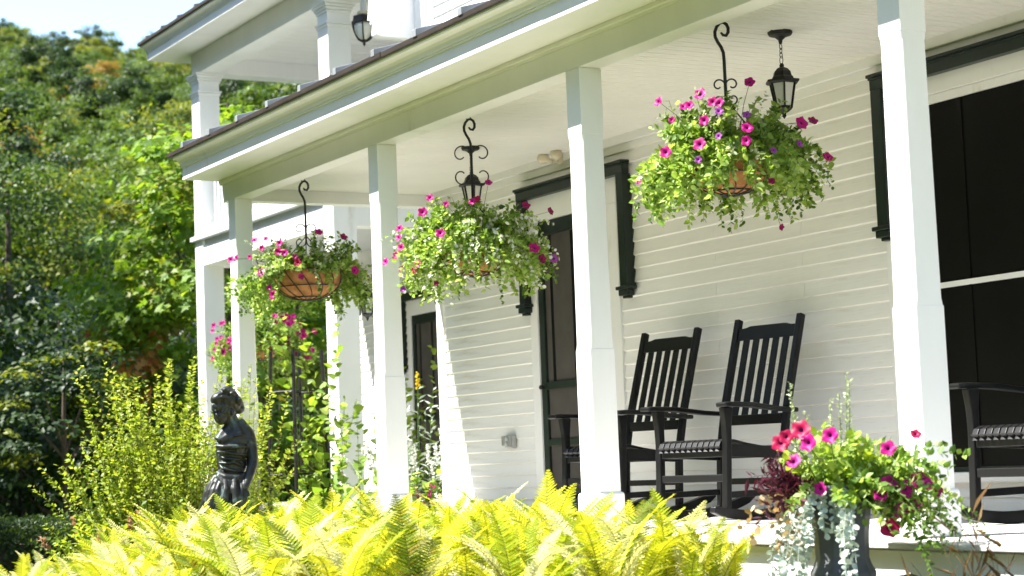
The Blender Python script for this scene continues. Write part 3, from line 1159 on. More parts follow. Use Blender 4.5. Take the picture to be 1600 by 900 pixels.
def leaves_on(paths, per, smin, smax, tmpl, rng, start=.15, spread=1.0, upb=.5, down=0.0):
    """Leaves set along stems, leaning off them."""
    Ps, Ts, Ns = [], [], []
    for q in paths:
        m = len(q)
        u = start + (1 - start) * (np.arange(per) + rng.random(per)) / per
        x = u * (m - 1)
        i = np.minimum(x.astype(int), m - 2)
        f = (x - i)[:, None]
        P = q[i] * (1 - f) + q[i + 1] * f
        D = norm(q[i + 1] - q[i])
        Rn = rng.normal(0, 1, (per, 3))
        side = norm(np.cross(D, Rn))
        Ps.append(P)
        Ts.append(D * .5 + side * spread + np.array([0, 0, -down]))
        Ns.append(rng.normal(0, .55, (per, 3)) + np.array([0, 0, upb]) + D * .2)
    P, T, Nn = np.concatenate(Ps), np.concatenate(Ts), np.concatenate(Ns)
    return leaf_arrays(P, T, Nn, rng.uniform(smin, smax, len(P)), tmpl)


def stem_tubes(paths, r0, r1, n=3):
    o, Vs, Fs = 0, [], []
    for q in paths:
        V, F = tube_arrays(q, r0, r1, n)
        Vs.append(V)
        Fs.append(F + o)
        o += len(V)
    return np.concatenate(Vs), np.concatenate(Fs)


# ------------------------------------------------------------------ hanging baskets
def hanging_basket(label, hook, azd, depth, scroll, half, flowers, seed, white=0, pale=0, kinds=(220, 60), fscale=1.0, rim=.225, group='hanging petunia baskets along the porch', hd=.0, gap=.55):
    rng = np.random.default_rng(seed)
    t = thing('hanging_basket', label, 'hanging basket', hook, -math.radians(azd), group)
    zb = -depth
    zr = zb + .215
    # iron hanger: ceiling hook, crook, rod, scrolls
    m = MB()
    m.tube([(.004, 0, .012), (-.004, 0, -.012), (.004, 0, -.035), (.010, 0, -.048)], .0032, 6)
    m.tube([(-.030, 0, -.020), (-.024, 0, -.036), (-.016, 0, -.043)], .0028, 6)
    T0 = -.042
    crv = [(-.010, -.050), (.000, -.064), (.016, -.068), (.027, -.052), (.028, -.030), (.020, -.010), (.004, .002), (-.014, -.002), (-.030, -.020), (-.040, -.046), (-.039, -.072), (-.028, -.098), (-.012, -.126), (-.002, -.155), (0, -.2)]
    pts = [(x, 0, T0 + z) for x, z in crv] + [(0, 0, (T0 - .2 + zr + .26) / 2), (0, 0, zr + .26)]
    m.tube(pts, [.005, .0075] + [.0085] * (len(pts) - 2), 8)
    m.build('hanger', IRON, t, smooth=True)
    for s in (-1, 1):
        for up_ in (1, -1):
            m = MB()
            sc = scroll[1]
            pts = []
            for i in range(24):
                q = i / 23
                a = PI + (-PI * 1.75) * q if up_ > 0 else PI + PI * 1.75 * q
                r = .045 * sc * (1 - .62 * q)
                cx = .048 * sc
                pts.append((s * (cx + r * math.cos(a) * (1.0)), .003, -scroll[0] + up_ * .052 * sc + r * math.sin(a) * 1.05))
            pts = [(s * .004, .003, -scroll[0] - up_ * .02 * sc)] + pts
            m.tube(pts, .0042, 6)
            m.build('scroll', IRON, t, smooth=True)
    m = MB()
    for k in range(3):
        a = 2 * PI * k / 3 + .5
        m.tube([(0, 0, zr + .27), (rim * .6 * math.cos(a), rim * .6 * math.sin(a), zr + .12), (rim * math.cos(a), rim * math.sin(a), zr)], .004, 5)
    m.build('hanging_wire', IRON, t)
    # coir liner and wire frame
    prof = [(.02, zb)] + [(rim * math.sin(PI / 2 * q / 8) ** .85, zb + .215 * (1 - math.cos(PI / 2 * q / 8))) for q in range(1, 9)] + [(rim - .02, zr + .004), (rim * .5, zr - .03), (.01, zr - .03)]
    m = MB()
    m.lathe(prof, 28)
    m.build('liner', COIR, t, smooth=True)
    m = MB()
    for k in range(14):
        a = 2 * PI * k / 14
        m.tube([((.004 + 1.02 * r) * math.cos(a + .5 * (1 - (z - zb) / .215)), (.004 + 1.02 * r) * math.sin(a + .5 * (1 - (z - zb) / .215)), z - .003) for r, z in prof[:9]], .0036, 5)
    for q in (0, 2, 5, 8):
        r, z = prof[q]
        r = max(r, .045) * 1.03 + .003
        m.tube([(r * math.cos(2 * PI * i / 28), r * math.sin(2 * PI * i / 28), z - .002) for i in range(29)], .0042, 5)
    m.build('wire_frame', IRON, t)
    # foliage
    parts = []

    def mk(n, elo, ehi, llo, lhi, rr0=.3, rr1=1.0, skip=0.):
        st, di, le = [], [], []
        while len(st) < n:
            a = rng.uniform(0, 2 * PI)
            e = math.radians(rng.uniform(elo, ehi))
            if skip and math.sin(a) < -.35 and abs(math.cos(a) - hd) < .8 and rng.random() < skip:
                continue
            r = rim * rng.uniform(rr0, rr1)
            st.append((r * math.cos(a), r * math.sin(a), zr - .01))
            di.append((math.cos(a) * math.cos(e), math.sin(a) * math.cos(e), math.sin(e)))
            le.append(rng.uniform(llo, lhi))
        return st, di, le
    k = half
    A = stems(*mk(int(kinds[0] * .85), 15, 85, .12 * k / .5, .29 * k / .5), 1.0, rng)
    B = stems(*mk(int(kinds[0] * .95), -35, 40, .18 * k / .5, .40 * k / .5, .7, 1.02, gap), 1.7, rng)
    Cc = stems(*mk(kinds[1], -20, 30, .26 * k / .5, .44 * k / .5, .85, 1.02, .75), 2.0, rng)
    U = stems(*mk(16, 50, 88, .18, .32), .3, rng)
    parts.append((*leaves_on(A, 22, .024, .046, T_OVAL, rng, .1), 0))
    parts.append((*leaves_on(B, 24, .024, .048, T_OVAL, rng, .1), 0))
    parts.append((*leaves_on(Cc, 26, .014, .028, T_ROUND, rng, .2, down=.2), 1))
    parts.append((*leaves_on(U, 12, .014, .03, T_OVAL, rng, .2), 0))
    parts.append((*leaves_on(A[::3], 12, .03, .055, T_OVAL, rng, .2), 1))
    parts.append((*stem_tubes(A[::2] + B[::2] + U, .0022, .0011), 2))
    parts.append((*stem_tubes(Cc, .0016, .0008), 2))
    if pale:
        D = stems(*mk(pale, 0, 88, .16, .36), 1.2, rng)
        parts.append((*leaves_on(D, 26, .014, .03, T_OVAL, rng, .15), 3))
    if white:
        D = stems(*mk(white, -25, 70, .22, .46, .6, 1.02), 1.9, rng)
        parts.append((*leaves_on(D, 20, .012, .022, T_ROUND, rng, .1), 0))
        parts.append((*leaves_on(D, 9, .018, .030, T_ROUND, rng, .3, upb=.1), 4))
    V, F, MI = cat(parts)
    obj('foliage', arrays_mesh('foliage', V, F, [L_PET, L_DEEP, STEMG, L_PALE, F_WHITE], MI), t, 'stuff')
    # flowers
    ends = []
    for i, (kd, x, z, dy, sz) in enumerate(flowers):
        p = Vector((x, dy, z))
        rr_ = Vector((x, dy, (z - zr) * .7))
        f = rr_.normalized() * .7 + Vector((rng.uniform(-.5, .4), -.75, rng.uniform(.0, .6)))
        put_flower(t, kd, p, f, sz * fscale, i)
        q = Vector((x * .45, dy * .45, zr + .05))
        ends.append(np.array([q, (q + p) / 2 + Vector((0, 0, .03)), p - f.normalized() * sz * .2]))
    V, F = stem_tubes(ends, .0025, .0014)
    obj('flower_stalks', arrays_mesh('flower_stalks', V, F, STEMG), t)
    return t


def from_view(lst, hookpx, scale, zr, half, seed, size):
    """Measured offsets right/below the hook -> local right, up and depth on the front of the foliage."""
    rng = np.random.default_rng(seed)
    out = []
    for kd, px, py, *s in lst:
        dy_ = py - hookpx[1]
        x = (px - hookpx[0] - .041 * dy_) * scale
        z = -dy_ * scale
        q = 1 - (x / half) ** 2 - ((z - zr - .03) / .40) ** 2
        d = -half * math.sqrt(max(q, .02)) * .95
        out.append((kd, x, z, d, size * (s[0] if s else 1) * rng.uniform(.85, 1.1)))
    return out


B3 = [('m', 1027, 166), ('m', 1093, 168, 1.1), ('m', 1077, 185), ('m', 1112, 184, .9), ('m', 1099, 213, 1.1), ('m', 1040, 253, 1.2), ('m', 1092, 248, 1.2), ('m', 1164, 228, 1.2), ('m', 1162, 248), ('p', 1122, 200), ('m', 1247, 217, 1.25),
      ('d', 1265, 208), ('m', 1168, 152, 1.1), ('m', 1288, 262), ('m', 1122, 186), ('p', 1121, 239, .7), ('p', 1090, 271, .8), ('m', 1068, 186, .8), ('p', 1243, 250, .8), ('p', 1203, 262, .7), ('d', 1200, 305, .7), ('d', 1216, 368, .7), ('m', 995, 283, .8), ('p', 1163, 208, .7), ('m', 1050, 205, .6)]
hanging_basket('large hanging basket at the right with magenta petunias below the black lantern', (5.70, 7.878, ZC - .01), 35.9, .925, (.40, .72), .50,
               from_view(B3, (1126, 24), 9.73 / 3014.8, -.71, .46, 1, .058), 11, pale=26, kinds=(250, 44), hd=-.15, gap=.12)
B2 = [('m', 770, 300), ('m', 680, 321), ('m', 669, 344, 1.1), ('m', 632, 362), ('m', 630, 376, .9), ('m', 634, 392), ('m', 625, 402, 1.1), ('m', 609, 411, 1.1), ('r', 655, 428), ('m', 661, 421), ('m', 697, 380, 1.15), ('r', 752, 330), ('d', 828, 338, 1.1), ('d', 868, 341), ('m', 841, 404, 1.4),
      ('d', 854, 418, 1.1), ('p', 873, 416), ('r', 634, 424, .8), ('p', 637, 455, .8), ('m', 705, 335, .8), ('d', 690, 451, .7), ('m', 745, 333, .9)]
hanging_basket('hanging basket over the middle with white blossom and petunias, before the screen door', (5.74, 10.706, ZC - .01), 28.2, 1.045, (.335, 1.35), .53,
               from_view(B2, (740, 178), 12.15 / 3014.8, -.83, .50, 2, .058), 23, white=120, pale=30, kinds=(215, 30), hd=.1, gap=.3)
B1 = [('m', 403, 377), ('m', 421, 379, .8), ('m', 366, 405), ('m', 374, 403), ('m', 396, 405, .8), ('m', 442, 389), ('m', 440, 402, 1.1), ('m', 450, 405, 1.1), ('m', 414, 432, 1.1), ('r', 470, 421, 1.1), ('d', 476, 442, .9), ('m', 502, 373), ('d', 540, 380, 1.1), ('m', 558, 432, 1.2),
      ('m', 433, 466, 1.2), ('m', 427, 455, .7), ('d', 466, 412, .8), ('m', 415, 394, .8), ('p', 579, 440, .8)]
hanging_basket('left hanging basket by the first post with petunias and a bare coir bowl', (5.75, 13.42, ZC - .01), 23.2, .945, (.455, .95), .52,
               from_view(B1, (478, 275), 14.6 / 3014.8, -.73, .48, 3, .062), 37, pale=60, kinds=(165, 30), rim=.265, hd=.1, gap=.95)
rg = np.random.default_rng(5)
fl4 = []
for i in range(64):
    a = rg.uniform(0, 2 * PI)
    x = rg.choice([-1, 1]) * rg.uniform(.12, .58)
    z = -1.02 + rg.uniform(-.22, .27)
    fl4.append(('m' if rg.random() < .8 else 'd', x, z, -rg.uniform(.2, .4), rg.uniform(.05, .085)))
hanging_basket('far hanging basket of small magenta petunias beyond the first post', (8.13, 20.3, 2.86), 21.8, 1.23, (.5, .5), .64, fl4, 41, pale=40, kinds=(300, 50), rim=.24)

# ------------------------------------------------------------------ flower urn
UO = Vector((4.78, 5.99, GZ))
t = thing('flower_urn', 'tall dark urn overflowing with petunias and silver trailing leaves before the big post', 'planter', UO, -math.radians(38.6))
zo = -GZ
m = MB()
m.lathe([(.13, 0), (.13, .10), (.115, .13), (.115, .50), (.128, .53), (.128, .555), (.112, .585), (.104, .61), (.108, .70), (.120, .80), (.135, .855), (.150, .868), (.150, .888), (.138, .895), (.125, .85), (.02, .84)], 10)
m.build('urn', URNM, t, bev=.004)
rng = np.random.default_rng(77)
parts = []


def mk2(n, x0, x1, y0, y1, az0, az1, e0, e1, l0, l1, z=.87):
    st, di, le = [], [], []
    for i in range(n):
        a = math.radians(rng.uniform(az0, az1))
        e = math.radians(rng.uniform(e0, e1))
        st.append((rng.uniform(x0, x1), rng.uniform(y0, y1), z))
        di.append((math.cos(a) * math.cos(e), math.sin(a) * math.cos(e), math.sin(e)))
        le.append(rng.uniform(l0, l1))
    return st, di, le


A = stems(*mk2(110, -.10, .12, -.1, .1, 0, 360, 10, 80, .14, .30), .9, rng)
A2 = stems(*mk2(90, .0, .13, -.1, .1, -70, 60, 0, 60, .18, .42), 1.3, rng)
parts.append((*leaves_on(A, 18, .018, .038, T_OVAL, rng, .1), 0))
parts.append((*leaves_on(A2, 20, .018, .038, T_OVAL, rng, .1), 0))
parts.append((*leaves_on(A[::2], 14, .022, .046, T_ROUND, rng, .2), 3))
parts.append((*leaves_on(A2[::3], 12, .03, .05, T_OVAL, rng, .2), 1))
A3 = stems(*mk2(26, .05, .13, -.1, .1, -60, 50, -10, 30, .38, .55), 1.5, rng)
parts.append((*leaves_on(A3, 28, .012, .024, T_OVAL, rng, .2), 1))
parts.append((*stem_tubes(A[::2] + A2[::2] + A3, .002, .001), 2))
Dc = stems(*mk2(19, -.13, -.06, -.14, .0, 190, 260, -50, 5, .45, .95), 4.5, rng, 14, .2) + stems(*mk2(6, .0, .04, -.14, -.1, 262, 280, -10, 20, .5, .9), 5, rng, 14, .2) + stems(*mk2(7, -.12, .06, -.14, -.1, 230, 300, 0, 30, .16, .28), 4, rng, 14, .2)
parts.append((*leaves_on(Dc, 34, .016, .030, T_ROUND, rng, .08, upb=.25), 4))
parts.append((*stem_tubes(Dc, .0016, .001), 4))
Sp = stems([(-.145, .03, .88), (-.13, .05, .88), (-.02, .05, .9), (.03, .04, .9), (.045, .06, .9), (.015, .07, .9), (-.12, .0, .88)],
           [(-.05, 0, 1), (-.10, .05, 1), (.0, 0, 1), (.07, 0, 1), (.04, 0, 1), (.01, 0, 1), (-.02, 0, 1)], [.42, .36, .33, .43, .40, .35, .30], -.05, rng, 10, .08)
parts.append((*leaves_on(Sp, 46, .010, .020, T_OVAL, rng, .35, upb=.2), 5))
parts.append((*stem_tubes(Sp, .003, .001), 2))
Pg = stems(*mk2(30, -.16, -.08, -.1, .06, 120, 250, 5, 65, .12, .25), 1.2, rng)
parts.append((*leaves_on(Pg, 15, .035, .075, T_SLIM, rng, .1), 6))
parts.append((*stem_tubes(Pg, .002, .001), 6))
Bw = stems(*mk2(10, -.18, -.1, -.1, .0, 160, 260, -30, 20, .2, .34), 2.0, rng)
parts.append((*leaves_on(Bw, 12, .02, .035, T_ROUND, rng, .2), 7))
V, F, MI = cat(parts)
L_COR = leaf_mat('faded_leaf', [(.42, .30, .16), (.50, .40, .25), (.34, .24, .10)], .3, tcol=(1.2, 1, .6))
obj('foliage', arrays_mesh('foliage', V, F, [L_PET, L_DEEP, STEMG, L_LIME, L_SILV, L_PALE, L_PURP, L_COR], MI), t, 'stuff')
FU = [('r', 1213, 688, 1.3), ('r', 1243, 670, 1.4), ('m', 1254, 690, 1.2), ('m', 1287, 680, 1.15), ('m', 1232, 716, 1.15), ('m', 1272, 760, .9), ('m', 1373, 703, 1.1), ('r', 1415, 683, .75), ('m', 1374, 755, 1.1), ('m', 1400, 765, 1.2), ('d', 1421, 753, 1.3), ('d', 1444, 768, 1.0), ('m', 1393, 797, 1.2), ('r', 1375, 822, 1.35), ('m', 1362, 772, 1.0), ('d', 1412, 790, 1.0), ('m', 1432, 760, .9), ('r', 1222, 680, 1.0)]
for i, (kd, px, py, s) in enumerate(FU):
    x = (px - 1300 - .05 * (py - 760)) * 7.6 / 3014.8
    z = .38 - GZ - (py - 702) * 7.6 / 3014.8
    dy = -.19 + rng.uniform(-.05, .02) if abs(x) < .2 else -.17
    put_flower(t, kd, (x, dy, z), (x * .9 + rng.uniform(-.3, .2), -.8, rng.uniform(.05, .55)), .062 * s, i)
    V, F = tube_arrays(np.array([(x * .35, dy * .3, .88), (x * .7, dy * .7, (z + .95) / 2), (x, dy + .02, z - .01)]), .003, .0015, 4)
    obj('flower_stalk', arrays_mesh('flower_stalk', V, F, STEMG), t)

# ------------------------------------------------------------------ ferns
FERN_M = [leaf_mat('fern_yellow', [(.55, .56, .035), (.62, .61, .05), (.48, .52, .03)], .45, .55, (1.25, 1.2, .5), .2),
          leaf_mat('fern_pale', [(.68, .67, .36), (.74, .73, .46), (.60, .61, .28)], .4, .5, (1.2, 1.15, .7), .35),
          leaf_mat('fern_deep', [(.13, .20, .02), (.19, .26, .03), (.24, .20, .04)], .4, .55, (1.3, 1.2, .5), .2),
          leaf_mat('fern_green', [(.32, .41, .03), (.42, .48, .035), (.24, .34, .025)], .45, .55, (1.3, 1.25, .5), .2)]
RACH = paint('fern_rachis', (.30, .28, .06), .6, .2, 20, 0)


def frond_mesh(seed, mats, length=1.0, bend=1.25, npin=30):
    r = np.random.default_rng(seed)
    ns = 24
    a0 = r.uniform(.10, .22)
    pts = [np.zeros(3)]
    ang = a0
    sw = r.uniform(-.25, .25)
    for i in range(ns):
        s = i / ns
        ang = a0 + bend * s ** 1.6 + r.normal(0, .02)
        st = length / ns
        pts.append(pts[-1] + np.array([math.sin(ang) * st, sw * s * st, math.cos(ang) * st]))
    R = np.array(pts)
    parts = [(*tube_arrays(R, .0045, .0012, 4), 1)]
    V, F = [], []
    for side in (-1, 1):
        for k in range(npin):
            s = .14 + .85 * (k + .5) / npin
            x = s * ns
            i = min(int(x), ns - 1)
            p = R[i] + (R[i + 1] - R[i]) * (x - i)
            d = (R[i + 1] - R[i])
            d /= np.linalg.norm(d)
            L = length * .104 * (min(1, (s - .05) / .42)) ** .8 * (1 - max(0, (s - .62) / .38) ** 1.7 * .93) * r.uniform(.9, 1.08)
            lat = np.array([0, side, 0.])
            nrm = np.cross(d, lat) * side
            di = lat + d * (.25 + .5 * s) + nrm * r.normal(.06, .07)
            di /= np.linalg.norm(di)
            wv = np.cross(di, nrm)
            wv /= np.linalg.norm(wv)
            hw = length * .0108 * (1.15 - .45 * s)
            m = 6
            b = len(V)
            dr = r.uniform(.02, .14)
            mid_ = [p + di * L * (j / m) - nrm * dr * L * (j / m) ** 2 for j in range(m + 1)]
            V += mid_
            for sgn in (-1, 1):
                o = len(V)
                for j in range(m + 1):
                    V.append(mid_[j] + wv * sgn * hw * .58 * (1 - (j / m) ** 2.4) + nrm * .004)
                for j in range(m):
                    u = (j + .75) / m
                    V.append(p + di * L * (u + .06) - nrm * dr * L * u * u + wv * sgn * hw * 1.25 * (1 - u ** 2.2) + nrm * .004)
                for j in range(m):
                    F += [(b + j, b + j + 1, o + j), (b + j + 1, o + j + 1, o + j), (o + j, o + j + 1, o + m + 1 + j)]
    parts.append((np.array(V), np.array(F), 0))
    V, F, MI = cat(parts)
    return arrays_mesh('frond', V, F, mats, MI)


FERN_M = [FERN_M[0], FERN_M[1], FERN_M[3], FERN_M[2]]
FR = [[frond_mesh(10 * i + j, [FERN_M[i], RACH], 1.0, (1.0, 1.3, 1.6)[j], 40 - 2 * j) for j in range(3)] for i in range(4)]
rf = random.Random(21)
BED = .29
bv, bf = [], []
for i in range(25):
    for j in range(21):
        azd, d_ = 13.6 + 21.0 * i / 24, 6.0 + 7.2 * j / 20
        p = polar(azd, d_)
        e = min(i / 4, (24 - i) / 4, j / 4, (20 - j) / 4, 1)
        e = min(e, max(0, (5.02 - p.x) / .25)) if p.x < 5.02 else 0
        bv.append((min(p.x, 5.06), p.y, GZ - .03 + (BED + .03) * (e * e * (3 - 2 * e)) + rf.uniform(-.012, .012)))
for i in range(24):
    for j in range(20):
        a = i * 21 + j
        bf.append((a, a + 1, a + 22, a + 21))
obj('flower_bed_soil', arrays_mesh('flower_bed_soil', np.array(bv), np.array(bf), SOIL), None, 'structure')
spots = []
tries = 0
while tries < 9000 and len(spots) < 145:
    tries += 1
    azd = rf.uniform(14.2, 36.5)
    d_ = rf.uniform(7.3, 12.6)
    p = polar(azd, d_)
    if p.x > 4.86 or p.y > 12.3:
        continue
    if azd > 32.8:
        continue
    if azd < 16.5 and (d_ < 7 or d_ > 11):
        continue
    if (p - polar(20.86, 12.0)).length < .42 or (p.xy - UO.xy).length < .75:
        continue
    if any((p - q).length < .30 for q, _ in spots):
        continue
    spots.append((p, azd))
for p, azd in spots:
    d_ = p.length
    # height the crown should reach above the soil at this place in the bed
    t = thing('fern', 'yellow-green fern in the sunny bed in front of the porch', 'fern', (p.x, p.y, GZ + BED - .02), rf.uniform(0, 6.28), 'ferns in the bed before the porch')
    top = .595 if azd > 19.5 else .43 + .044 * (azd - 16)
    if azd < 17.2:
        top = .38
    if d_ > 10.5:
        top *= .95
    n = rf.randint(11, 14)
    for k in range(n):
        u = rf.random()
        ci = 0 if u < .36 else (1 if u < .60 else (2 if u < .88 else 3))
        j = rf.randrange(3)
        o = obj('frond', FR[ci][j], t)
        o.rotation_euler = (rf.uniform(-.12, .12), rf.uniform(-.22, .16), 2 * PI * (k + rf.uniform(-.3, .3)) / n)
        s = top * rf.uniform(.82, 1.24)
        o.scale = (s, s, s * rf.uniform(.95, 1.05))
for azd, d_, top in ((19.6, 10.9, .64), (20.5, 10.7, .60), (21.3, 10.9, .64), (22.2, 10.6, .66), (33.4, 7.9, .62), (34.2, 7.7, .54), (34.8, 7.8, .60), (35.2, 7.9, .52), (31.0, 8.4, .64), (29.0, 9.2, .64), (27.4, 9.6, .66), (25.2, 10.2, .66), (23.6, 10.4, .68), (30.2, 8.6, .70)):
    p = polar(azd, d_)
    t = thing('fern', 'yellow-green fern in the sunny bed in front of the porch', 'fern', (p.x, p.y, GZ + BED - .02), rf.uniform(0, 6.28), 'ferns in the bed before the porch')
    for k in range(7):
        ci = rf.choice((0, 0, 1, 2))
        o = obj('frond', FR[ci][rf.randrange(2)], t)
        o.rotation_euler = (rf.uniform(-.1, .1), rf.uniform(-.35, -.05), 2 * PI * (k + rf.uniform(-.3, .3)) / 7)
        s = top * rf.uniform(.85, 1.12)
        o.scale = (s, s, s)


# ------------------------------------------------------------------ shrubs and border plants
def bush(name, label, cat_, loc, mats, specs, seed, group=None, wood=STEMB):
    """A plant of many stems; each spec is one set of stems with its own leaves."""
    rng = np.random.default_rng(seed)
    t = thing(name, label, cat_, loc, 0, group)
    parts, wood_p = [], []
    for sp_ in specs:
        st, di, le = [], [], []
        for i in range(sp_['n']):
            a = rng.uniform(0, 2 * PI)
            e = math.radians(rng.uniform(*sp_['el']))
            r = sp_.get('r', .1) * rng.random() ** .5
            st.append((r * math.cos(a) * sp_.get('sx', 1) + sp_.get('ox', 0), r * math.sin(a) + sp_.get('oy', 0), rng.uniform(*sp_.get('z', (0, 0)))))
            di.append((math.cos(a) * math.cos(e), math.sin(a) * math.cos(e), math.sin(e)))
            le.append(rng.uniform(*sp_['L']))
        Q = stems(st, di, le, sp_.get('g', .3), rng, sp_.get('seg', 9), sp_.get('wob', .15))
        parts.append((*leaves_on(Q, sp_['per'], *sp_['size'], sp_.get('tm', T_OVAL), rng, sp_.get('start', .15), sp_.get('spread', 1), sp_.get('upb', .5), sp_.get('down', 0)), sp_['m']))
        if sp_.get('wood', True):
            wood_p.append((*stem_tubes(Q, sp_.get('r0', .004), .0012), 0))
    V, F, MI = cat(parts)
    obj('foliage', arrays_mesh('foliage', V, F, mats, MI), t, 'stuff')
    if wood_p:
        V, F, MI = cat(wood_p)
        obj('stems', arrays_mesh('stems', V, F, [wood]), t, 'stuff')
    return t


L_SHR = leaf_mat('shrub_leaf', [(.19, .27, .024), (.27, .35, .035), (.38, .43, .08)], .48)
L_SHR2 = leaf_mat('shrub_leaf_deep', [(.06, .11, .018), (.10, .17, .025), (.14, .2, .03)], .4)
L_PINK = leaf_mat('pink_bract', [(.42, .24, .16), (.50, .32, .22), (.36, .24, .10)], .3, tcol=(1.2, 1, .8))
bush('shrub', 'tall yellow-green shrub of upright shoots left of the bronze statue', 'shrub', polar(18.95, 14.6, GZ), [L_SHR, L_SHR2],
     [dict(n=60, el=(76, 89), r=.20, ox=-.05, L=(1.25, 1.98), g=.06, per=80, size=(.028, .05), tm=T_DIA, m=0, start=.25, wob=.14),
      dict(n=50, el=(74, 89), r=.20, ox=.36, L=(1.2, 1.85), g=.08, per=80, size=(.028, .05), tm=T_DIA, m=0, start=.2, wob=.14),
      dict(n=170, el=(62, 87), r=.40, ox=.10, L=(.8, 1.5), g=.18, per=76, size=(.028, .052), tm=T_DIA, m=0, wob=.2),
      dict(n=45, el=(55, 78), r=.25, ox=-.05, L=(.6, 1.1), g=.25, per=66, size=(.028, .05), tm=T_DIA, m=0, wob=.2),
      dict(n=110, el=(40, 85), r=.45, L=(.5, 1.2), g=.2, per=56, size=(.03, .052), tm=T_DIA, m=1)], 3)
bush('shrub', 'low shrub with faded pinkish flower heads at the foot of the tall shrub', 'shrub', polar(18.1, 13.4, GZ), [L_SHR, L_PINK],
     [dict(n=150, el=(40, 85), r=.3, L=(.4, .78), g=.3, per=50, size=(.03, .055), tm=T_OVAL, m=0),
      dict(n=16, el=(55, 88), r=.34, L=(.62, .82), g=.1, per=26, size=(.025, .045), tm=T_DIA, m=1, start=.86)], 4)
# climbing vine on the obelisk, vine by the gallery post
L_VINE = leaf_mat('vine_leaf', [(.18, .30, .035), (.28, .39, .05), (.13, .23, .03)], .48)
bush('vine', 'yellow-green climbing vine growing up the iron obelisk', 'vine', polar(23.3, 16.5, GZ), [L_VINE, L_DEEP],
     [dict(n=12, el=(82, 90), r=.08, L=(1.5, 2.35), g=-.1, per=26, size=(.05, .095), tm=T_HEART, m=0, start=.2, wob=.25),
      dict(n=14, el=(20, 80), r=.3, L=(.35, .65), g=.4, per=22, size=(.05, .09), tm=T_HEART, m=0, wob=.3),
      dict(n=36, el=(10, 70), r=.4, L=(.3, .75), g=.4, per=26, size=(.04, .07), tm=T_OVAL, m=1)], 5)
bush('vine', 'leafy green vine scrambling at the foot of the white gallery post', 'vine', polar(24.45, 16.4, GZ), [L_PET, L_DEEP, L_VINE],
     [dict(n=70, el=(30, 85), r=.42, L=(.6, 1.15), g=.5, per=26, size=(.05, .10), tm=T_HEART, m=0, wob=.25),
      dict(n=6, el=(75, 88), r=.3, L=(1.3, 1.85), g=.2, per=24, size=(.05, .085), tm=T_HEART, m=0, wob=.3, start=.3),
      dict(n=50, el=(10, 60), r=.5, L=(.5, .9), g=.4, per=24, size=(.05, .08), tm=T_HEART, m=1)], 6)
bush('vine', 'yellow-green creeper thinly climbing the clapboards behind the gallery post', 'vine', (9.9, 20.0, GZ), [L_VINE],
     [dict(n=14, el=(82, 90), r=.5, L=(1.2, 2.6), g=0, per=26, size=(.06, .10), tm=T_HEART, m=0, wob=.2, start=.1)], 7)
# border behind the second post
bush('fennel', 'grey-green feathery fennel with yellow flower heads before the far dark door', 'herb', (7.42, 15.05, GZ), [L_SILV, F_YEL, L_PALE],
     [dict(n=26, el=(80, 89), r=.16, sx=1, L=(.9, 1.75), g=.05, per=30, size=(.05, .11), tm=T_SLIM, m=0, wob=.1, start=.1),
      dict(n=5, el=(80, 89), r=.16, L=(1.75, 1.95), g=.1, per=22, size=(.02, .035), tm=T_DIA, m=1, start=.955, wob=.12, wood=True)], 8, wood=STEMG)
bush('white_flowers', 'cloud of tiny white flowers before the far dark door', 'flowers', (8.0, 15.9, GZ), [L_PET, F_WHITE],
     [dict(n=26, el=(55, 85), r=.2, L=(.9, 1.25), g=.2, per=10, size=(.03, .05), tm=T_OVAL, m=0, wob=.1),
      dict(n=44, el=(60, 88), r=.28, L=(1.12, 1.42), g=.2, per=26, size=(.022, .036), tm=T_ROUND, m=1, start=.84, wob=.2)], 9, wood=STEMG)
bush('burgundy_plant', 'burgundy leaved plant low by the corner of the clapboard wall', 'plant', (7.46, 14.75, GZ), [L_PURP, F_MAG],
     [dict(n=70, el=(35, 85), r=.2, L=(.55, .85), g=.2, per=26, size=(.03, .06), tm=T_OVAL, m=0),
      dict(n=10, el=(65, 85), r=.2, L=(.8, .95), g=.1, per=12, size=(.03, .05), tm=T_DIA, m=1, start=.8)], 10)
bush('green_plant', 'bright green leafy plant by the foot of the clapboard corner', 'plant', (7.27, 14.5, GZ), [L_PET, L_DEEP],
     [dict(n=90, el=(25, 85), r=.22, L=(.4, .68), g=.4, per=26, size=(.03, .06), tm=T_OVAL, m=0),
      dict(n=40, el=(25, 85), r=.22, L=(.4, .6), g=.4, per=20, size=(.04, .06), tm=T_OVAL, m=1)], 11)
L_BRZ = leaf_mat('bronze_grass_blade', [(.12, .075, .035), (.18, .12, .05), (.08, .055, .03)], .3, tcol=(1.3, 1, .6))
bush('ornamental_grass', 'wispy bronze grass in front of the white skirting at the lower right', 'grass clump', (4.80, 5.10, GZ), [L_BRZ],
     [dict(n=120, el=(48, 88), r=.24, L=(.4, .82), g=.7, per=8, size=(.07, .14), tm=T_BLADE, m=0, spread=.35, start=.2, seg=10, wob=.15, r0=.0022)], 12, wood=L_BRZ)

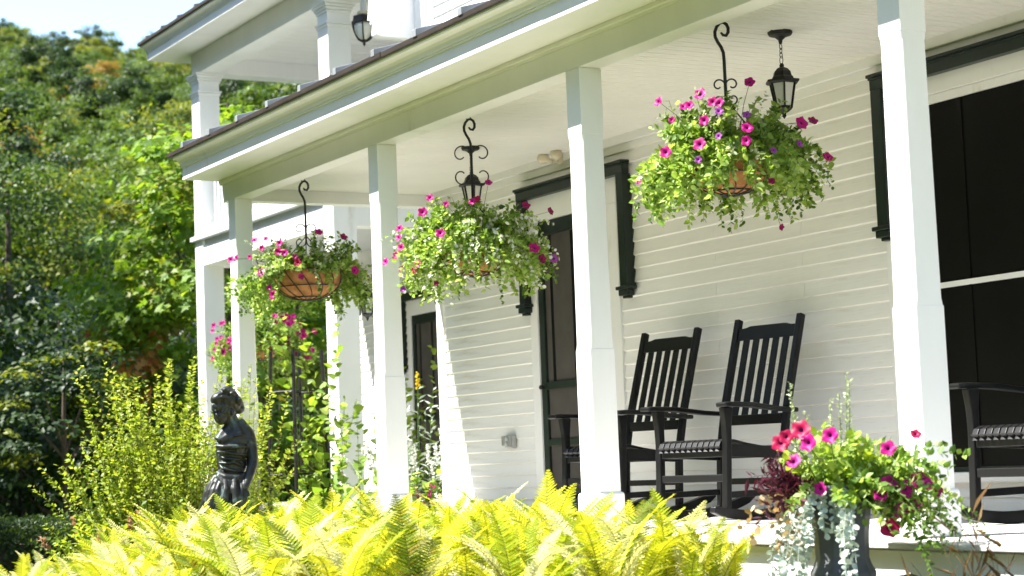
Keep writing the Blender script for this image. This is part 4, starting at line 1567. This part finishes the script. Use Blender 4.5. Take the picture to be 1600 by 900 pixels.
# ------------------------------------------------------------------ trees
L_T1 = leaf_mat('tree_leaf_green', [(.042, .082, .013), (.075, .125, .017), (.115, .17, .025)], .42, objmix=.35)
L_T2 = leaf_mat('tree_leaf_yellow', [(.11, .145, .016), (.17, .20, .02), (.23, .235, .028)], .45, objmix=.35)
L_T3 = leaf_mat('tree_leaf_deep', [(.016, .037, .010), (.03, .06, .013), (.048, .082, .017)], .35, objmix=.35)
L_T4 = leaf_mat('tree_leaf_autumn', [(.22, .12, .03), (.30, .20, .04), (.14, .15, .025)], .42, objmix=.4)
L_MAP = leaf_mat('maple_leaf', [(.10, .20, .018), (.16, .27, .022), (.24, .33, .03)], .5)
L_ORG = leaf_mat('orange_leaf', [(.45, .17, .04), (.40, .24, .05), (.34, .10, .04)], .4, tcol=(1.3, 1, .5))


def crown_arrays(c, R, ncl, per, size, tmpl, rng, flat=.6, rc=.28, shell=.5, skirt=1.0, up_=.55, boxy=.0):
    """Leaf clumps through an uneven ellipsoid; c centre, R radii."""
    R = np.array(R, float)
    D = norm(rng.normal(0, 1, (ncl, 3)))
    D[:, 2] = np.where(D[:, 2] < 0, D[:, 2] * skirt, D[:, 2])
    rad = shell + (1 - shell) * rng.random(ncl) ** .6
    lump = 1 + .16 * np.sin(D[:, 0] * 4.1 + 1) * np.sin(D[:, 1] * 3.7 + 2) + rng.normal(0, .07, ncl)
    Cc = np.array(c) + D * R * (rad * lump)[:, None]
    cr = rc * R.mean() * rng.uniform(.6, 1.3, ncl)
    P = np.repeat(Cc, per, axis=0)
    O = norm(rng.normal(0, 1, (ncl * per, 3))) * (rng.random((ncl * per, 1)) ** .45)
    O[:, 2] *= flat
    P = P + O * np.repeat(cr, per)[:, None]
    out = np.repeat(D, per, axis=0)
    Nn = out * .45 + norm(O) * .5 + np.array([0, 0, up_]) + rng.normal(0, .45, P.shape)
    T = np.cross(Nn, rng.normal(0, 1, P.shape)) + np.array([0, 0, -.25])
    S = rng.uniform(size * .7, size * 1.3, len(P))
    return leaf_arrays(P, T, Nn, S, tmpl), Cc


def trunk_mb(h, r, limbs, rng, mb=None):
    m = mb or MB()
    base = [(0, 0, -.4), (0, 0, 0), (r * .2, 0, h * .3), (-r * .3, r * .3, h * .65), (0, 0, h)]
    m.tube(base, [r * 1.5, r * 1.2, r * .95, r * .7, r * .2], 8)
    for c in limbs:
        c = Vector(c)
        z0 = max(h * .15, min(h * .8, c.z * .55))
        s = Vector((0, 0, z0))
        mid = (s + c) / 2 + Vector((0, 0, -.06 * h * .5))
        m.tube([s, mid, c], [r * .45, r * .28, r * .07], 5)
    return m


def tree_meshes(h, R, ncl, per, size, tmpl, mat, seed, zc=.62, **k):
    rng = np.random.default_rng(seed)
    (V, F), Cc = crown_arrays((0, 0, h * zc), R, ncl, per, size, tmpl, rng, **k)
    cm = arrays_mesh('crown', V, F, mat if isinstance(mat, list) else [mat],
                     None if not isinstance(mat, list) else np.repeat((rng.random(ncl) < .16).astype(int), per * len(tmpl[1])))
    tm = trunk_mb(h * .9, h * .016, Cc[::max(1, ncl // 9)], rng).mesh('trunk', BARK)
    return cm, tm


def tree(label, loc, meshes, rotz=0, group=None, sc=1.0, name='tree'):
    t = thing(name, label, 'tree', loc, rotz, group)
    t.scale = (sc, sc, sc)
    obj('crown', meshes[0], t)
    obj('trunk', meshes[1], t)
    return t


def ground_z(x, y):
    d = math.hypot(x, y)
    azd = math.degrees(math.atan2(x, y))
    u = max(0.0, min(1.0, (d - 42) / 290))
    h = 69.5 * (u ** 1.1)
    h += .8 * math.sin(azd * .9 + 1) * u + .8 * math.sin(azd * 2.3 + d * .02) * u
    return GZ + h - .02 * min(d, 30) * 0


def px_az(px):
    return 29.265 + math.degrees(math.atan((px - 800) / 3014.8))


# maple beside the gallery: big lit leaves in layered sprays
mm = tree_meshes(7.2, (2.05, 2.05, 3.3), 150, 80, .14, T_MAPLE, [L_MAP, L_T2], 51, zc=.50, flat=.35, rc=.26, shell=.45, up_=.9)
p = polar(21.0, 28.5)
maple = tree('bright green maple with broad sunlit leaves close beside the gallery', (p.x, p.y, GZ), mm, 0, name='maple_tree')
rng = np.random.default_rng(8)
(V, F), _ = crown_arrays((-1.45, .2, 2.6), (.75, .9, .9), 14, 22, .13, T_MAPLE, rng, flat=.4, rc=.4)
obj('autumn_leaves', arrays_mesh('autumn_leaves', V, F, [L_ORG]), maple, 'stuff')
# mid trees
m1 = tree_meshes(7.6, (2.9, 2.9, 3.7), 170, 150, .11, T_DIA, [L_T1, L_T2], 61, zc=.52, flat=.5, rc=.22, shell=.55)
m2 = tree_meshes(7.2, (2.6, 2.6, 3.5), 160, 150, .11, T_DIA, [L_T3, L_T1], 62, zc=.5, flat=.5, rc=.24, shell=.55)
m3 = tree_meshes(2.9, (1.05, 1.05, 1.35), 80, 60, .085, T_OVAL, [L_T3, L_T2], 63, zc=.54, flat=.22, rc=.30, shell=.55, up_=1.1)
p = polar(16.1, 25)
tree('small dark tree with layered sprays and pale tips in front of the woods', (p.x, p.y, GZ), m3, 1.0)
mid = [(14.6, 41, 0, 1.06, 'tall green tree at the left picture edge behind the layered small tree'), (16.2, 46, 1, 1.04, 'deep green tree left of the maple with a rounded crown'),
       (18.0, 50, 0, 1.08, 'green tree right behind the maple, below the wooded hill'), (19.6, 44, 1, .93, 'dark tree filling the gap between maple and porch corner'),
       (22.6, 46, 0, .95, 'green tree seen through the gallery beyond its posts'), (12.8, 44, 1, 1.1, 'dark tree just beyond the left picture edge'), (24.6, 50, 1, 1.0, 'deep green tree hidden mostly behind the gallery wall')]
for azd, d_, k, sc, lab in mid:
    p = polar(azd, d_)
    tree(lab, (p.x, p.y, ground_z(p.x, p.y)), (m1, m2)[k], azd, None, sc)
# understorey in the shade of the wood
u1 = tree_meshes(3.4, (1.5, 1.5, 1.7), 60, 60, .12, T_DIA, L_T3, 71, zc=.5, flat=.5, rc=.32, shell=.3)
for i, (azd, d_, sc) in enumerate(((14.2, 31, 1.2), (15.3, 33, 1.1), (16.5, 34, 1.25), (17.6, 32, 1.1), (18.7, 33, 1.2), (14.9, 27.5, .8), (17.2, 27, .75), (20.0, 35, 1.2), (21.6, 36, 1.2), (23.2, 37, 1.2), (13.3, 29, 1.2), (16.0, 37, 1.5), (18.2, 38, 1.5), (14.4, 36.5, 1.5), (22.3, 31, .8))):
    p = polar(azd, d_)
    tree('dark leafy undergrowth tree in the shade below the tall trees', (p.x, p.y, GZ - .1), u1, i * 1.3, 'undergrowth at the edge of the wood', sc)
LEFT_TREES = [(.6, 31.5, 47), (1.9, 35.5, 42), (3.4, 40, 43), (-.6, 39, 45), (4.8, 46.5, 46)]
# trees standing left of the picture, whose shade falls on the wood edge
for i in range(30):
    azd = -118 + 3.78 * i
    d_ = (21 + 5 * math.sin(i * 2.4)) if azd < -35 else (25 + 4 * math.sin(i * 2.1))
    p = polar(azd, d_)
    LEFT_TREES.append((p.x, p.y, i))
# clipped dark hedge
rng = np.random.default_rng(91)
n = 30000
P = np.stack([rng.uniform(-2.4, 1.25, n), rng.uniform(-.5, .5, n), rng.uniform(0, .68, n)], 1)
sh = np.maximum(np.abs(P[:, 1]) / .5, P[:, 2] / .68)
P = P[sh > .55]
V, F = leaf_arrays(P, rng.normal(0, 1, P.shape), P * [0, 1, 1] + rng.normal(0, .5, P.shape), rng.uniform(.03, .06, len(P)), T_DIA)
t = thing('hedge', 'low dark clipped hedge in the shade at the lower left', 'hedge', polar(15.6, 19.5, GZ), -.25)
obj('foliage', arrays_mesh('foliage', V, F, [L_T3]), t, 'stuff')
m = MB()
m.box(-2.2, 1.05, -.22, .22, .02, .42)
m.build('twigs', BARK, t)

# wooded hillside
far = []
for i, (mt, hh, rr_) in enumerate(((L_T1, 9.5, 3.6), (L_T2, 9, 3.7), (L_T1, 10.5, 3.4), (L_T4, 8.5, 3.3), (L_T3, 11, 3.2), (L_T1, 9, 4.0))):
    cm, tm = tree_meshes(hh, (rr_, rr_, hh * .43), 74, 175, .225, T_DIA, mt, 100 + i, zc=.55, flat=.55, rc=.24, shell=.68)
    far.append((cm, tm))
for x, y, i in LEFT_TREES:
    k = (0, 2, 4, 5, 1)[i % 5]
    tree('tall tree standing outside the left picture edge shading the garden', (x, y, GZ), far[k], i * 1.7, 'trees left of the picture', 1.25 + .2 * math.sin(i * 1.9), 'tree')
rh = random.Random(5)
hill_pts = []
tries = 0
while tries < 30000 and len(hill_pts) < 296:
    tries += 1
    azd = rh.uniform(11.5, 27)
    d_ = 58 + 280 * rh.random() ** .8
    if azd > 24 and rh.random() < .6:
        continue
    p = polar(azd, d_)
    mn = 3.0 + .0115 * d_
    if any((p - q[0]).length < mn for q in hill_pts):
        continue
    hill_pts.append((p, d_))
for p, d_ in hill_pts:
    u = rh.random()
    k = 4 if u < .14 else (3 if u < .17 else (1 if u < .44 else rh.choice((0, 2, 5))))
    s = rh.uniform(.68, 1.0)
    t = thing('hillside_tree', 'broad leafed tree in the wood on the hillside behind the house', 'tree', (p.x, p.y, ground_z(p.x, p.y) - .3), rh.uniform(0, 6.28), 'trees on the wooded hillside')
    t.scale = (s, s, s)
    obj('crown', far[k][0], t)
    if d_ < 110:
        obj('trunk', far[k][1], t)

# ------------------------------------------------------------------ ground: one sheet from the garden up over the hill
rads = [0, 2, 4, 6, 8, 10, 13, 16, 20, 25, 30, 36, 42, 48, 55, 64, 75, 90, 105, 120, 140, 160, 185, 210, 240, 270, 300, 332, 360, 420, 520, 700, 1000]
na = 144
V, F = [], []
for r in rads:
    for k in range(na):
        a = 360 * k / na
        aa = (a + 180) % 360 - 180
        x, y = r * math.sin(math.radians(a)), r * math.cos(math.radians(a))
        f = max(0.0, min(1.0, (95 - abs(aa - 18)) / 50))
        g = ground_z(x, y)
        V.append((x, y, GZ + (g - GZ) * f))
for i in range(len(rads) - 1):
    for k in range(na):
        a, b = i * na + k, i * na + (k + 1) % na
        F.append((a, a + na, b + na, b))
me = arrays_mesh('ground', np.array(V), np.array(F), [])
gm, t_, b_ = new_mat('ground_cover')
tc = t_.nodes.new('ShaderNodeTexCoord')
n1 = t_.nodes.new('ShaderNodeTexNoise')
n1.inputs['Scale'].default_value = .35
n1.inputs['Detail'].default_value = 8
t_.links.new(tc.outputs['Object'], n1.inputs[0])
r_ = ramp(t_, [(.035, .05, .014), (.06, .085, .02), (.09, .07, .035)], [.35, .55, .7])
t_.links.new(n1.outputs[0], r_.inputs[0])
t_.links.new(r_.outputs[0], b_.inputs['Base Color'])
b_.inputs['Roughness'].default_value = .95
me.materials.append(gm)
me.polygons.foreach_set('use_smooth', [True] * len(me.polygons))
g = obj('ground', me, None, 'structure')
